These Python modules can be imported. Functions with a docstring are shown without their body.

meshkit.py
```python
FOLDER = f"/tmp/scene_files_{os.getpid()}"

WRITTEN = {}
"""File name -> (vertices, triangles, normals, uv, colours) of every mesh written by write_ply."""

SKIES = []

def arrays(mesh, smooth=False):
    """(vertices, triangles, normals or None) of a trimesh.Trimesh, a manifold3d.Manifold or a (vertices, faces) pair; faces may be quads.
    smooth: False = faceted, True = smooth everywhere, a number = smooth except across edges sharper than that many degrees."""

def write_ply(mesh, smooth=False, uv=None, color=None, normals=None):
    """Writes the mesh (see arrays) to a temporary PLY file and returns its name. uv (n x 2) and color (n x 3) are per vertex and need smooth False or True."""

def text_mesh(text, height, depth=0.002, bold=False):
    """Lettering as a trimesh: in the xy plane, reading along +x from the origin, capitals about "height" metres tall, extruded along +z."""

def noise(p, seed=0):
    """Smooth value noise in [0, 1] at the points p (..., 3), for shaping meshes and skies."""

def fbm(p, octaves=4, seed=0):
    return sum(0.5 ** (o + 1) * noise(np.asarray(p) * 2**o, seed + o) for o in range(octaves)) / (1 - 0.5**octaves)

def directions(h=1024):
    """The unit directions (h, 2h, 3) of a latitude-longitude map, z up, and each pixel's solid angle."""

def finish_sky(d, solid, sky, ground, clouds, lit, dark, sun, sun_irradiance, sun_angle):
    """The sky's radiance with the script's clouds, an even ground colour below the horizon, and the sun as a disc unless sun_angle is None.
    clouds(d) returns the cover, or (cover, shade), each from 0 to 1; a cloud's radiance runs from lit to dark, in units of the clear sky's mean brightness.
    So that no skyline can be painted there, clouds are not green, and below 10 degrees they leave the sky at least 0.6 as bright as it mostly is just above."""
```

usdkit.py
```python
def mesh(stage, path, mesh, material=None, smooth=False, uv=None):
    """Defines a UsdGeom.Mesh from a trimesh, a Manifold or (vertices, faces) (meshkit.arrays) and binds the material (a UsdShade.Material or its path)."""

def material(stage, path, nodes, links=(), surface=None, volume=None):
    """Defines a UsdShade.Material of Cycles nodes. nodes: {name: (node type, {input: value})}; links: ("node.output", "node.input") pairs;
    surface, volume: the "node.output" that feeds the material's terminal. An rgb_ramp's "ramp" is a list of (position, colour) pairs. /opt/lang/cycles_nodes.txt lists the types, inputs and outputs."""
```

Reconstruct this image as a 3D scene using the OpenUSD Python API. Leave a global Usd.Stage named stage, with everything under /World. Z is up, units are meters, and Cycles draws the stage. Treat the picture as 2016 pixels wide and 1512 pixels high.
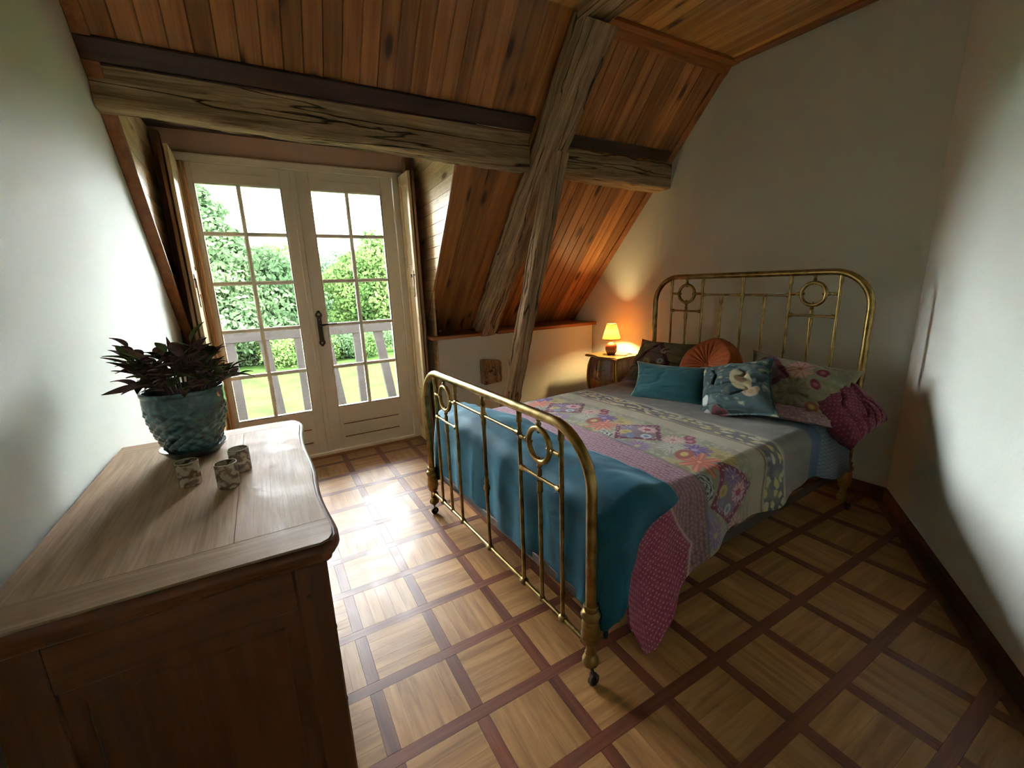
import math, random
import numpy as np, trimesh, shapely, usdkit, meshkit
from shapely.geometry import Polygon, Point, box as sbox
from shapely.ops import unary_union
from pxr import Usd, UsdGeom, UsdLux, UsdShade, Gf, Sdf, Vt

stage = Usd.Stage.CreateInMemory()
UsdGeom.SetStageUpAxis(stage, 'Z')
UsdGeom.Xform.Define(stage, '/World')
UsdGeom.Scope.Define(stage, '/World/Looks')

# ------------------------------------------------------------------ camera, sky, exposure
EXPOSURE = 0.6
SKY = 14.0
cam = UsdGeom.Camera.Define(stage, '/World/camera')
cam.AddTransformOp()
def _camera():
    p = np.array([1008, 756.0]); vx = np.array([2530, 503.0]); vz = np.array([1137, 4368.0])   # vanishing points of the room's axes
    f = math.sqrt(-np.dot(vx - p, vz - p))
    X = np.array([*(vx - p), f]); X /= np.linalg.norm(X)
    Z = -np.array([*(vz - p), f]); Z /= np.linalg.norm(Z)
    X -= Z * X.dot(Z); X /= np.linalg.norm(X)
    Y = np.cross(Z, X)
    M = np.stack([X, Y, Z])                       # world = M @ (right, down, forward)
    r, u, b = M[:, 0], -M[:, 1], -M[:, 2]
    cam.GetOrderedXformOps()[0].Set(Gf.Matrix4d(*map(float, [*r, 0, *u, 0, *b, 0, 0, 0, 1.4, 1])))
    cam.CreateHorizontalApertureAttr(36.0); cam.CreateVerticalApertureAttr(27.0)
    cam.CreateFocalLengthAttr(float(f / 2016 * 36)); cam.CreateClippingRangeAttr(Gf.Vec2f(0.02, 1000))
    cam.CreateExposureAttr(EXPOSURE)
_camera()
sky = UsdLux.DomeLight.Define(stage, '/World/overcast_sky')
sky.CreateColorAttr(Gf.Vec3f(0.90, 0.97, 1.0)); sky.CreateIntensityAttr(SKY)

# ------------------------------------------------------------------ helpers
_used = {}
def path_for(name, parent=None):
    base = '/World' if parent is None else str(parent.GetPath())
    k = (base, name); n = _used.get(k, 0); _used[k] = n + 1
    return f'{base}/{name}' + (f'_{n:03d}' if n else '')
def tag(p, label=None, cat=None, group=None, kind=None):
    for k, v in (('label', label), ('category', cat), ('group', group), ('kind', kind)):
        if v: p.SetCustomDataByKey(k, v)
    return p
def obj(name, m, mat, parent=None, smooth=False, colors=None, label=None, cat=None, group=None, kind=None):
    if isinstance(m, MB): m = m.get()
    g = usdkit.mesh(stage, path_for(name, parent), m, mat, smooth=smooth)
    if colors is not None:
        UsdGeom.PrimvarsAPI(g).CreatePrimvar('print', Sdf.ValueTypeNames.Color3fArray, 'vertex').Set(Vt.Vec3fArray.FromNumpy(np.asarray(colors, np.float32)))
    g.CreateDoubleSidedAttr(True)
    return tag(g.GetPrim(), label, cat, group, kind)
def xf(name, parent=None, loc=(0, 0, 0), rz=0.0, **t):
    x = UsdGeom.Xform.Define(stage, path_for(name, parent))
    if any(loc): x.AddTranslateOp().Set(Gf.Vec3d(*map(float, loc)))
    if rz: x.AddRotateZOp().Set(float(rz))
    return tag(x.GetPrim(), **t)
class MB:
    def __init__(s): s.v, s.f, s.n = [], [], 0
    def add(s, *ms):
        for m in ms:
            if isinstance(m, trimesh.Trimesh): v, f = np.array(m.vertices), np.array(m.faces)
            else:
                v, f = np.asarray(m[0], float), np.asarray(m[1], int)
                if f.shape[1] == 4: f = np.vstack([f[:, [0, 1, 2]], f[:, [0, 2, 3]]])
            s.v.append(v); s.f.append(f + s.n); s.n += len(v)
        return s
    def get(s): return np.vstack(s.v), np.vstack(s.f)
    def xform(s, fn):
        s.v = [fn(v) for v in s.v]; return s
A = lambda *x: np.array(x, float)
def hull(pts):
    h = trimesh.convex.convex_hull(np.asarray(pts, float)); return np.array(h.vertices), np.array(h.faces)
def obox(c, a, b, d, bev=0.0):
    """box with centre c and half axes a, b, d; bev = chamfer"""
    c, a, b, d = map(lambda x: np.asarray(x, float), (c, a, b, d))
    la, lb, ld = (np.linalg.norm(x) for x in (a, b, d))
    if bev <= 0:
        v = [c + i * a + j * b + k * d for i in (-1, 1) for j in (-1, 1) for k in (-1, 1)]
        f = [[0, 1, 3, 2], [4, 6, 7, 5], [0, 4, 5, 1], [2, 3, 7, 6], [0, 2, 6, 4], [1, 5, 7, 3]]
        v = np.array(v); f = np.array(f)
        if np.dot(np.cross(a, b), d) < 0: f = f[:, ::-1]
        return v, f
    bev = min(bev, la * .9, lb * .9, ld * .9); P = []
    for i in (-1, 1):
        for j in (-1, 1):
            for k in (-1, 1):
                for w in range(3):
                    s = [1 - bev / la, 1 - bev / lb, 1 - bev / ld]; s[w] = 1
                    P.append(c + i * a * s[0] + j * b * s[1] + k * d * s[2])
    return hull(P)
def box(x0, x1, y0, y1, z0, z1, bev=0.0):
    return obox(((x0 + x1) / 2, (y0 + y1) / 2, (z0 + z1) / 2), ((x1 - x0) / 2, 0, 0), (0, (y1 - y0) / 2, 0), (0, 0, (z1 - z0) / 2), bev)
def prism(poly, z0, z1, cham=0.0):
    """vertical prism of a convex polygon, top edge chamfered"""
    p = np.asarray(poly, float)[:, :2]
    ar = np.sum(p[:, 0] * np.roll(p[:, 1], -1) - p[:, 1] * np.roll(p[:, 0], -1))
    if ar < 0: p = p[::-1]
    n = len(p); rings = [np.c_[p, np.full(n, z0)]]
    if cham:
        q = p + (p.mean(0) - p) * np.minimum(1, cham / np.maximum(np.abs(p - p.mean(0)).max(), 1e-6))
        rings += [np.c_[p, np.full(n, z1 - cham)], np.c_[q, np.full(n, z1)]]
    else: rings += [np.c_[p, np.full(n, z1)]]
    v = np.vstack(rings); f = []
    for r in range(len(rings) - 1):
        for i in range(n):
            j = (i + 1) % n; f += [[r * n + i, r * n + j, (r + 1) * n + j], [r * n + i, (r + 1) * n + j, (r + 1) * n + i]]
    t = (len(rings) - 1) * n
    for i in range(1, n - 1): f += [[t, t + i, t + i + 1], [0, i + 1, i]]
    return v, np.array(f)
def qprism(q, th):
    """planar quad q (4x3) with thickness vector th behind it"""
    q = np.asarray(q, float); th = np.asarray(th, float); v = np.vstack([q, q + th])
    f = np.array([[0, 1, 2, 3], [7, 6, 5, 4], [0, 4, 5, 1], [1, 5, 6, 2], [2, 6, 7, 3], [3, 7, 4, 0]])
    if np.dot(np.cross(q[1] - q[0], q[2] - q[0]), th) > 0: f = f[:, ::-1]
    return v, f
def extr(poly, h):
    ps = [poly] if isinstance(poly, Polygon) else list(poly.geoms)
    m = MB()
    for p in ps: m.add(trimesh.creation.extrude_polygon(p, h, engine='earcut'))
    return m.get()
def board(p0, p1, w, n, th, cham=.003):
    """plank from p0 to p1, half width vector w, visible face towards n, body behind"""
    p0, p1, w, n = (np.asarray(x, float) for x in (p0, p1, w, n))
    wl = np.linalg.norm(w); k = 1 - cham / wl
    cs = [(-1, -th), (1, -th), (1, -cham), (k, 0), (-k, 0), (-1, -cham)]
    v = np.array([p + a * w + b * n for p in (p0, p1) for a, b in cs]); f = []
    for i in range(6):
        j = (i + 1) % 6; f += [[i, j, 6 + j], [i, 6 + j, 6 + i]]
    for i in range(1, 5): f += [[0, i + 1, i], [6, 6 + i, 6 + i + 1]]
    f = np.array(f)
    if np.dot(np.cross(w, n), p1 - p0) < 0: f = f[:, ::-1]
    return v, f
def frames(P, closed=False):
    P = np.asarray(P, float)
    T = (np.roll(P, -1, 0) - np.roll(P, 1, 0)) if closed else np.gradient(P, axis=0)
    T /= np.linalg.norm(T, axis=1, keepdims=True) + 1e-12
    u = np.cross(T[0], [0, 0, 1.0])
    if np.linalg.norm(u) < .1: u = np.cross(T[0], [1.0, 0, 0])
    U = []
    for t in T:
        u = u - t * np.dot(u, t); u /= np.linalg.norm(u) + 1e-12; U.append(u)
    U = np.array(U); return T, U, np.cross(T, U)
def tube(P, r, n=12, closed=False, caps=True):
    P = np.asarray(P, float); T, U, W = frames(P, closed); m = len(P)
    r = np.broadcast_to(np.asarray(r, float), (m,)); a = np.arange(n) * 2 * np.pi / n
    v = (P[:, None] + r[:, None, None] * (np.cos(a)[None, :, None] * U[:, None] + np.sin(a)[None, :, None] * W[:, None])).reshape(-1, 3); f = []
    for i in range(m if closed else m - 1):
        i2 = (i + 1) % m
        for j in range(n):
            k = (j + 1) % n; f.append([i * n + j, i * n + k, i2 * n + k, i2 * n + j])
    f = np.array(f); f = np.vstack([f[:, [0, 1, 2]], f[:, [0, 2, 3]]])
    if caps and not closed:
        v = np.vstack([v, P[:1], P[-1:]]); c0, c1 = len(v) - 2, len(v) - 1
        f = np.vstack([f, [[c0, (j + 1) % n, j] for j in range(n)], [[c1, (m - 1) * n + j, (m - 1) * n + (j + 1) % n] for j in range(n)]])
    return v, f
def lathe(prof, n=24, c=(0, 0, 0), axis=(0, 0, 1), fn=None):
    prof = np.asarray(prof, float); a = np.arange(n) * 2 * np.pi / n; m = len(prof)
    R = np.broadcast_to(prof[:, :1], (m, n)).copy()
    Z = np.broadcast_to(prof[:, 1:2], (m, n)).copy(); T = np.broadcast_to(a[None], (m, n))
    if fn is not None: R, Z = fn(R, T, Z)
    v = np.stack([R * np.cos(T), R * np.sin(T), Z], -1).reshape(-1, 3); f = []
    i, j = np.meshgrid(np.arange(m - 1), np.arange(n), indexing='ij'); k = (j + 1) % n
    f = np.stack([i * n + j, i * n + k, (i + 1) * n + k, (i + 1) * n + j], -1).reshape(-1, 4)
    f = np.vstack([f[:, [0, 1, 2]], f[:, [0, 2, 3]]])
    ax = np.asarray(axis, float) / np.linalg.norm(axis)
    if abs(ax[2]) < .999:
        x = np.cross([0, 0, 1.0], ax); x /= np.linalg.norm(x); y = np.cross(ax, x)
        v = v[:, :1] * x + v[:, 1:2] * y + v[:, 2:] * ax
    elif ax[2] < 0: v = v * A(1, -1, -1)
    return v + np.asarray(c, float), f
def gridf(n, m):
    i, j = np.meshgrid(np.arange(n - 1), np.arange(m - 1), indexing='ij'); a = i * m + j
    q = np.stack([a, a + m, a + m + 1, a + 1], -1).reshape(-1, 4)
    return np.vstack([q[:, [0, 1, 2]], q[:, [0, 2, 3]]])
def gnormals(P):
    n = np.cross(np.gradient(P, axis=0), np.gradient(P, axis=1)); return n / (np.linalg.norm(n, axis=-1, keepdims=True) + 1e-12)
def cloth(P, th, C=None):
    """grid P (n,m,3) -> closed sheet of thickness th (front towards its normal); returns mesh, colours"""
    n, m = P.shape[:2]; N = gnormals(P); Q = P - N * th
    f = gridf(n, m); k = n * m
    e = [*[(i, 0) for i in range(n)], *[(n - 1, j) for j in range(1, m)], *[(i, m - 1) for i in range(n - 2, -1, -1)], *[(0, j) for j in range(m - 2, 0, -1)]]
    ix = np.array([i * m + j for i, j in e]); jx = np.roll(ix, -1)
    side = np.vstack([np.c_[ix, jx + k, jx], np.c_[ix, ix + k, jx + k]])
    v = np.vstack([P.reshape(-1, 3), Q.reshape(-1, 3)]); f = np.vstack([f, f[:, ::-1] + k, side])
    return (v, f), None if C is None else np.vstack([C.reshape(-1, 3)] * 2)
def beam(q0, q1, n=40, k=5, amp=.006, seed=0, cham=.012):
    """rough hewn timber between end quads q0 and q1 (4x3, same order)"""
    q0, q1 = np.asarray(q0, float), np.asarray(q1, float); loop0, loop1 = [], []
    for q, L in ((q0, loop0), (q1, loop1)):
        c = q.mean(0)
        for i in range(4):
            a, b = q[i], q[(i + 1) % 4]; l = np.linalg.norm(b - a); e = cham / l
            for t in np.linspace(e, 1 - e, k): L.append(a + (b - a) * t)
    l0, l1 = np.array(loop0), np.array(loop1); m = len(l0)
    t = np.linspace(0, 1, n)[:, None, None]; P = l0[None] * (1 - t) + l1[None] * t
    c = P.mean(1, keepdims=True); out = P - c; out /= np.linalg.norm(out, axis=-1, keepdims=True)
    d = (meshkit.fbm(P * 9, 3, seed) - .5) * 2 * amp + (meshkit.noise(P * 3.1, seed + 9) - .5) * 2 * amp
    P = P + out * d[..., None]
    v = P.reshape(-1, 3); i, j = np.meshgrid(np.arange(n - 1), np.arange(m), indexing='ij'); kk = (j + 1) % m
    f = np.stack([i * m + j, i * m + kk, (i + 1) * m + kk, (i + 1) * m + j], -1).reshape(-1, 4); f = np.vstack([f[:, [0, 1, 2]], f[:, [0, 2, 3]]])
    v = np.vstack([v, P[0].mean(0)[None], P[-1].mean(0)[None]]); a, b = len(v) - 2, len(v) - 1
    f = np.vstack([f, [[a, (j + 1) % m, j] for j in range(m)], [[b, (n - 1) * m + j, (n - 1) * m + (j + 1) % m] for j in range(m)]])
    tm = trimesh.Trimesh(v, f, process=False)
    if tm.volume < 0: f = f[:, ::-1]
    return v, f
lin = lambda c: np.where(np.asarray(c, float) <= .04045, np.asarray(c, float) / 12.92, ((np.asarray(c, float) + .055) / 1.055) ** 2.4)
rgb = lambda r, g, b: tuple(float(x) for x in lin(np.array([r, g, b]) / 255.0))

# ------------------------------------------------------------------ materials
def material(name, nodes, links, surface): return usdkit.material(stage, '/World/Looks/' + name, nodes, links, surface=surface)
def plain(name, col, rough=.6, metallic=0.0, spec=.5, var=0.0, scale=20.0, bump=0.0, bscale=200.0, coat=0.0, sheen=0.0, **kw):
    N = {'g': ('geometry', {}), 'p': ('principled_bsdf', dict(base_color=col, roughness=rough, metallic=metallic, specular_ior_level=spec, coat_weight=coat, coat_roughness=.12, sheen_weight=sheen, **kw))}
    L = []
    if var:
        N['n'] = ('noise_texture', dict(scale=scale, detail=4.0, roughness=.6))
        N['r'] = ('rgb_ramp', dict(ramp=[(.3, tuple(c * (1 - var) for c in col)), (.7, tuple(min(1, c * (1 + var * .6)) for c in col))]))
        L += [('g.position', 'n.vector'), ('n.fac', 'r.fac'), ('r.color', 'p.base_color')]
    if bump:
        N['bn'] = ('noise_texture', dict(scale=bscale, detail=3.0)); N['b'] = ('bump', dict(strength=.6, distance=bump))
        L += [('g.position', 'bn.vector'), ('bn.fac', 'b.height'), ('b.normal', 'p.normal')]
    return material(name, N, L, 'p.BSDF')
def wood(name, dark, light, grain='x', rough=.45, spec=.4, tone=(.75, 1.2), along=1.5, across=24.0, knots=0.0, knot=(.05, .02, .01), rotx=0.0, island=False, bump=.0006, coat=0.0, rvar=0.0, contrast=(.32, .68), streak=(.78, 1.08), crack=0.0):
    ax = 'xyz'.index(grain); sc = [across] * 3; sc[ax] = along; s2 = [across * 7] * 3; s2[ax] = along * 2.2
    N = {'g': ('geometry', {}), 'o': ('object_info', {}), 'm1': ('mapping', dict(scale=sc)), 'm2': ('mapping', dict(scale=s2)),
         'off': ('math', dict(math_type='multiply', value2=53.0)), 'cx': ('combine_xyz', {}), 'add': ('vector_math', dict(math_type='add')),
         'n1': ('noise_texture', dict(scale=1.0, detail=3.0, roughness=.55, distortion=.5)), 'r1': ('rgb_ramp', dict(ramp=[(contrast[0], dark), (contrast[1], light)])),
         'n2': ('noise_texture', dict(scale=1.0, detail=3.0, roughness=.6)), 'mr2': ('map_range', dict(from_min=.3, from_max=.7, to_min=streak[0], to_max=streak[1], clamp=True)),
         'mrt': ('map_range', dict(from_min=0.0, from_max=1.0, to_min=tone[0], to_max=tone[1])), 'mul': ('math', dict(math_type='multiply')), 'cc': ('combine_color', {}),
         'mix': ('mix', dict(mix_type='multiply', fac=1.0)), 'b': ('bump', dict(strength=.5, distance=bump)),
         'p': ('principled_bsdf', dict(roughness=rough, specular_ior_level=spec, coat_weight=coat, coat_roughness=.28))}
    rnd = 'g.random_per_island' if island else 'o.random'
    L = [(rnd, 'off.value1'), ('off.value', 'cx.x'), ('off.value', 'cx.y'), ('off.value', 'cx.z'), ('cx.vector', 'add.vector2'), ('add.vector', 'm1.vector'), ('add.vector', 'm2.vector'),
         ('m1.vector', 'n1.vector'), ('n1.fac', 'r1.fac'), ('m2.vector', 'n2.vector'), ('n2.fac', 'mr2.value'), (rnd, 'mrt.value'), ('mr2.result', 'mul.value1'), ('mrt.result', 'mul.value2'),
         ('mul.value', 'cc.r'), ('mul.value', 'cc.g'), ('mul.value', 'cc.b'), ('r1.color', 'mix.color1'), ('cc.color', 'mix.color2'), ('n2.fac', 'b.height'), ('b.normal', 'p.normal')]
    if rotx:
        N['rot'] = ('vector_rotate', dict(rotate_type='x_axis', angle=rotx)); L += [('g.position', 'rot.vector'), ('rot.vector', 'add.vector1')]
    else: L += [('g.position', 'add.vector1')]
    out = 'mix.color'
    if knots:
        ks = [9.0] * 3; ks[ax] = 3.0
        N['mk'] = ('mapping', dict(scale=ks)); N['vk'] = ('voronoi_texture', dict(scale=1.0)); N['rk'] = ('rgb_ramp', dict(ramp=[(0.0, (1, 1, 1)), (.13, (.9, .9, .9)), (.20, (.3, .3, .3)), (.32, (0, 0, 0))]))
        N['sk'] = ('separate_color', {}); N['gk'] = ('math', dict(math_type='less_than', value2=float(knots))); N['fk'] = ('math', dict(math_type='multiply')); N['xk'] = ('mix', dict(color2=knot)); N['bwk'] = ('rgb_to_bw', {})
        L += [('add.vector', 'mk.vector'), ('mk.vector', 'vk.vector'), ('vk.distance', 'rk.fac'), ('vk.color', 'sk.color'), ('sk.r', 'gk.value1'), ('rk.color', 'bwk.color'), ('bwk.val', 'fk.value1'), ('gk.value', 'fk.value2'), ('fk.value', 'xk.fac'), ('mix.color', 'xk.color1')]
        out = 'xk.color'
    if crack:
        s3 = [across * .42] * 3; s3[ax] = along * .32
        N['m3'] = ('mapping', dict(scale=s3)); N['n3'] = ('noise_texture', dict(scale=1.0, detail=2.0, roughness=.45)); N['c1'] = ('math', dict(math_type='subtract', value2=.5)); N['c2'] = ('math', dict(math_type='absolute'))
        N['c3'] = ('map_range', dict(from_min=0.0, from_max=crack, to_min=0.0, to_max=1.0, clamp=True)); N['c4'] = ('mix', dict(color1=(.028, .018, .010))); N['b3'] = ('bump', dict(strength=.8, distance=.012))
        L += [('add.vector', 'm3.vector'), ('m3.vector', 'n3.vector'), ('n3.fac', 'c1.value1'), ('c1.value', 'c2.value1'), ('c2.value', 'c3.value'), ('c3.result', 'c4.fac'), (out, 'c4.color2'), ('c3.result', 'b3.height'), ('b.normal', 'b3.normal')]
        L.remove(('b.normal', 'p.normal')); L.append(('b3.normal', 'p.normal')); out = 'c4.color'
    L.append((out, 'p.base_color'))
    if rvar:
        N['rn'] = ('noise_texture', dict(scale=9.0, detail=4.0)); N['rm'] = ('map_range', dict(from_min=.35, from_max=.65, to_min=rough - rvar, to_max=rough + rvar, clamp=True))
        L += [('g.position', 'rn.vector'), ('rn.fac', 'rm.value'), ('rm.result', 'p.roughness')]
    return material(name, N, L, 'p.BSDF')
def printed(name, rough=.85, sheen=.15, bump=.0008, bscale=900.0):
    return material(name, {'g': ('geometry', {}), 'a': ('attribute', dict(attribute='print')), 'n': ('noise_texture', dict(scale=bscale, detail=2.0)), 'b': ('bump', dict(strength=.5, distance=bump)),
                           'p': ('principled_bsdf', dict(roughness=rough, specular_ior_level=.2, sheen_weight=sheen, sheen_roughness=.4))},
                    [('a.color', 'p.base_color'), ('g.position', 'n.vector'), ('n.fac', 'b.height'), ('b.normal', 'p.normal')], 'p.BSDF')
def leafy(name, dark, light, scale=1.2, trans=.35):
    return material(name, {'g': ('geometry', {}), 'n': ('noise_texture', dict(scale=scale, detail=3.0)), 'ad': ('math', dict(math_type='multiply_add', value2=.45)), 'r': ('rgb_ramp', dict(ramp=[(.35, dark), (.85, light)])),
                           'd': ('diffuse_bsdf', {}), 't': ('translucent_bsdf', {}), 'm': ('mix_closure', dict(fac=trans))},
                    [('g.position', 'n.vector'), ('g.random_per_island', 'ad.value1'), ('n.fac', 'ad.value3'), ('ad.value', 'r.fac'), ('r.color', 'd.color'), ('r.color', 't.color'), ('d.BSDF', 'm.closure1'), ('t.BSDF', 'm.closure2')], 'm.closure')

ALPHA = math.atan(1.117)
M = {}
M['wall'] = plain('plaster_white', (.80, .84, .76), rough=.75, spec=.25, bump=.0012, bscale=60)
M['pink'] = plain('dormer_front_paint', rgb(218, 178, 152), rough=.6, var=.08, scale=3)
M['slope'] = wood('pine_slope', rgb(150, 90, 44), rgb(196, 132, 74), 'y', rotx=ALPHA, knots=.62, tone=(.5, 1.12), rough=.42, knot=rgb(52, 22, 10))
M['flat'] = wood('pine_flat', rgb(172, 116, 54), rgb(216, 160, 88), 'y', knots=.5, tone=(.65, 1.1), rough=.42, knot=rgb(56, 24, 10))
M['cheek'] = wood('pine_cheek', rgb(220, 182, 126), rgb(240, 212, 164), 'y', knots=.15, tone=(.85, 1.1), rough=.5, knot=rgb(130, 80, 40))
M['trim'] = wood('trim_dark', rgb(124, 74, 38), rgb(160, 102, 56), 'y', tone=(.85, 1.1), rough=.4)
M['trimx'] = wood('trim_brown', rgb(120, 68, 30), rgb(170, 104, 50), 'x', tone=(.9, 1.1), rough=.4)
M['darkwood'] = wood('dark_stained', rgb(46, 28, 20), rgb(70, 44, 32), 'x', tone=(.9, 1.1), rough=.5)
M['base'] = wood('baseboard_brown', rgb(78, 44, 24), rgb(104, 62, 34), 'x', tone=(.9, 1.1), rough=.4)
M['beamx'] = wood('old_oak_x', rgb(128, 102, 74), rgb(190, 162, 124), 'x', along=2.0, across=30, tone=(.95, 1.05), rough=.85, spec=.15, bump=.006, streak=(.6, 1.1), knots=.08, knot=rgb(50, 38, 26), crack=.014)
M['beamy'] = wood('old_oak_y', rgb(140, 112, 78), rgb(196, 164, 122), 'y', along=2.0, across=30, tone=(.95, 1.05), rough=.85, spec=.15, bump=.006, streak=(.6, 1.1), crack=.014)
M['beams'] = wood('old_oak_slope', rgb(128, 100, 72), rgb(192, 160, 122), 'y', along=2.0, across=30, rotx=ALPHA, tone=(.95, 1.05), rough=.85, spec=.15, bump=.006, streak=(.6, 1.1), knots=.08, knot=rgb(50, 36, 24), crack=.014)
M['beamz'] = wood('old_oak_brace', rgb(128, 98, 70), rgb(192, 158, 120), 'z', along=2.0, across=30, rotx=-.38, tone=(.95, 1.05), rough=.85, spec=.15, bump=.006, streak=(.6, 1.1), knots=.06, knot=rgb(50, 36, 24), crack=.014)
for g in 'xy':
    M['slat' + g] = wood('parquet_' + g, rgb(132, 92, 52), rgb(168, 124, 76), g, along=3.0, across=26, tone=(.86, 1.06), rough=.44, spec=.28, rvar=.06, bump=.0002, streak=(.88, 1.04), coat=.03)
    M['slati' + g] = wood('parquet_far_' + g, rgb(132, 92, 52), rgb(168, 124, 76), g, along=3.0, across=26, tone=(.86, 1.06), rough=.44, spec=.28, rvar=.06, bump=.0002, streak=(.88, 1.04), coat=.03, island=True)
    M['strip' + g] = wood('parquet_strip_' + g, rgb(84, 44, 28), rgb(112, 62, 40), g, along=2.0, across=40, tone=(.88, 1.08), rough=.44, spec=.28, rvar=.06, bump=.0002, coat=.03)
M['sub'] = plain('subfloor', rgb(60, 36, 22), rough=.8)
M['white_paint'] = plain('door_paint', rgb(242, 232, 212), rough=.4, var=.03, scale=5)
M['casing'] = wood('casing_brown', rgb(112, 76, 48), rgb(150, 108, 72), 'z', tone=(.9, 1.1), rough=.5)
M['shutter'] = wood('shutter_pine', rgb(214, 180, 126), rgb(236, 212, 168), 'z', tone=(.95, 1.05), rough=.35, spec=.5)
M['orange'] = wood('orange_pine', rgb(176, 116, 60), rgb(208, 150, 92), 'z', tone=(.95, 1.05), rough=.4)
M['iron'] = plain('antique_iron', rgb(74, 62, 50), rough=.4, metallic=.8, var=.2, scale=60)
M['black'] = plain('black_recess', (.01, .01, .01), rough=.9)
M['glass'] = material('window_glass', {'f': ('fresnel', dict(IOR=1.45)), 't': ('transparent_bsdf', {}), 'g': ('glossy_bsdf', dict(color=(1, 1, 1), roughness=0.0)), 'm': ('mix_closure', {})},
                      [('f.fac', 'm.fac'), ('t.BSDF', 'm.closure1'), ('g.BSDF', 'm.closure2')], 'm.closure')
M['brass'] = material('old_brass', {'g': ('geometry', {}), 'n': ('noise_texture', dict(scale=18.0, detail=3.0)), 'r': ('rgb_ramp', dict(ramp=[(.3, rgb(146, 122, 72)), (.7, rgb(168, 144, 90))])), 'mr': ('map_range', dict(from_min=.3, from_max=.7, to_min=.27, to_max=.36)),
                                    'p': ('principled_bsdf', dict(metallic=1.0))}, [('g.position', 'n.vector'), ('n.fac', 'r.fac'), ('r.color', 'p.base_color'), ('n.fac', 'mr.value'), ('mr.result', 'p.roughness')], 'p.BSDF')
M['brass_cast'] = plain('cast_brass', rgb(142, 118, 72), rough=.42, metallic=1.0, var=.25, scale=50)
M['caster'] = plain('caster_iron', rgb(70, 58, 46), rough=.5, metallic=.7)
M['steel'] = plain('bed_steel', rgb(92, 84, 78), rough=.5, metallic=.6)
M['ticking'] = plain('mattress_ticking', rgb(200, 196, 186), rough=.9)
M['velvet'] = material('teal_velvet', {'g': ('geometry', {}), 'n': ('noise_texture', dict(scale=7.0, detail=4.0)), 'r': ('rgb_ramp', dict(ramp=[(.3, rgb(8, 58, 74)), (.7, rgb(18, 88, 106))])), 'bn': ('noise_texture', dict(scale=500.0)), 'b': ('bump', dict(strength=.4, distance=.001)),
                                       'p': ('principled_bsdf', dict(roughness=.7, specular_ior_level=.25, sheen_weight=.35, sheen_roughness=.35, sheen_tint=(.45, .75, .9)))},
                        [('g.position', 'n.vector'), ('n.fac', 'r.fac'), ('r.color', 'p.base_color'), ('g.position', 'bn.vector'), ('bn.fac', 'b.height'), ('b.normal', 'p.normal')], 'p.BSDF')
M['teal'] = plain('teal_cotton', rgb(12, 84, 92), rough=.85, sheen=.3, bump=.0006, bscale=700, var=.06, scale=30)
M['orange_velvet'] = plain('orange_velvet', rgb(146, 66, 10), rough=.85, sheen=.0, bump=.0006, bscale=500, var=.1, scale=14)
M['print'] = printed('printed_cotton'); M['piping'] = plain('pale_piping', rgb(190, 184, 160), rough=.9)
M['dresser_top'] = wood('dresser_top_wood', rgb(166, 136, 106), rgb(196, 168, 138), 'y', along=2.5, across=26, tone=(.95, 1.05), rough=.58, spec=.14, rvar=.08, bump=.0008)
M['dresser_end'] = wood('dresser_end_wood', rgb(166, 136, 106), rgb(196, 168, 138), 'x', along=2.5, across=26, tone=(.95, 1.05), rough=.58, spec=.14, rvar=.08, bump=.0008)
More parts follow.
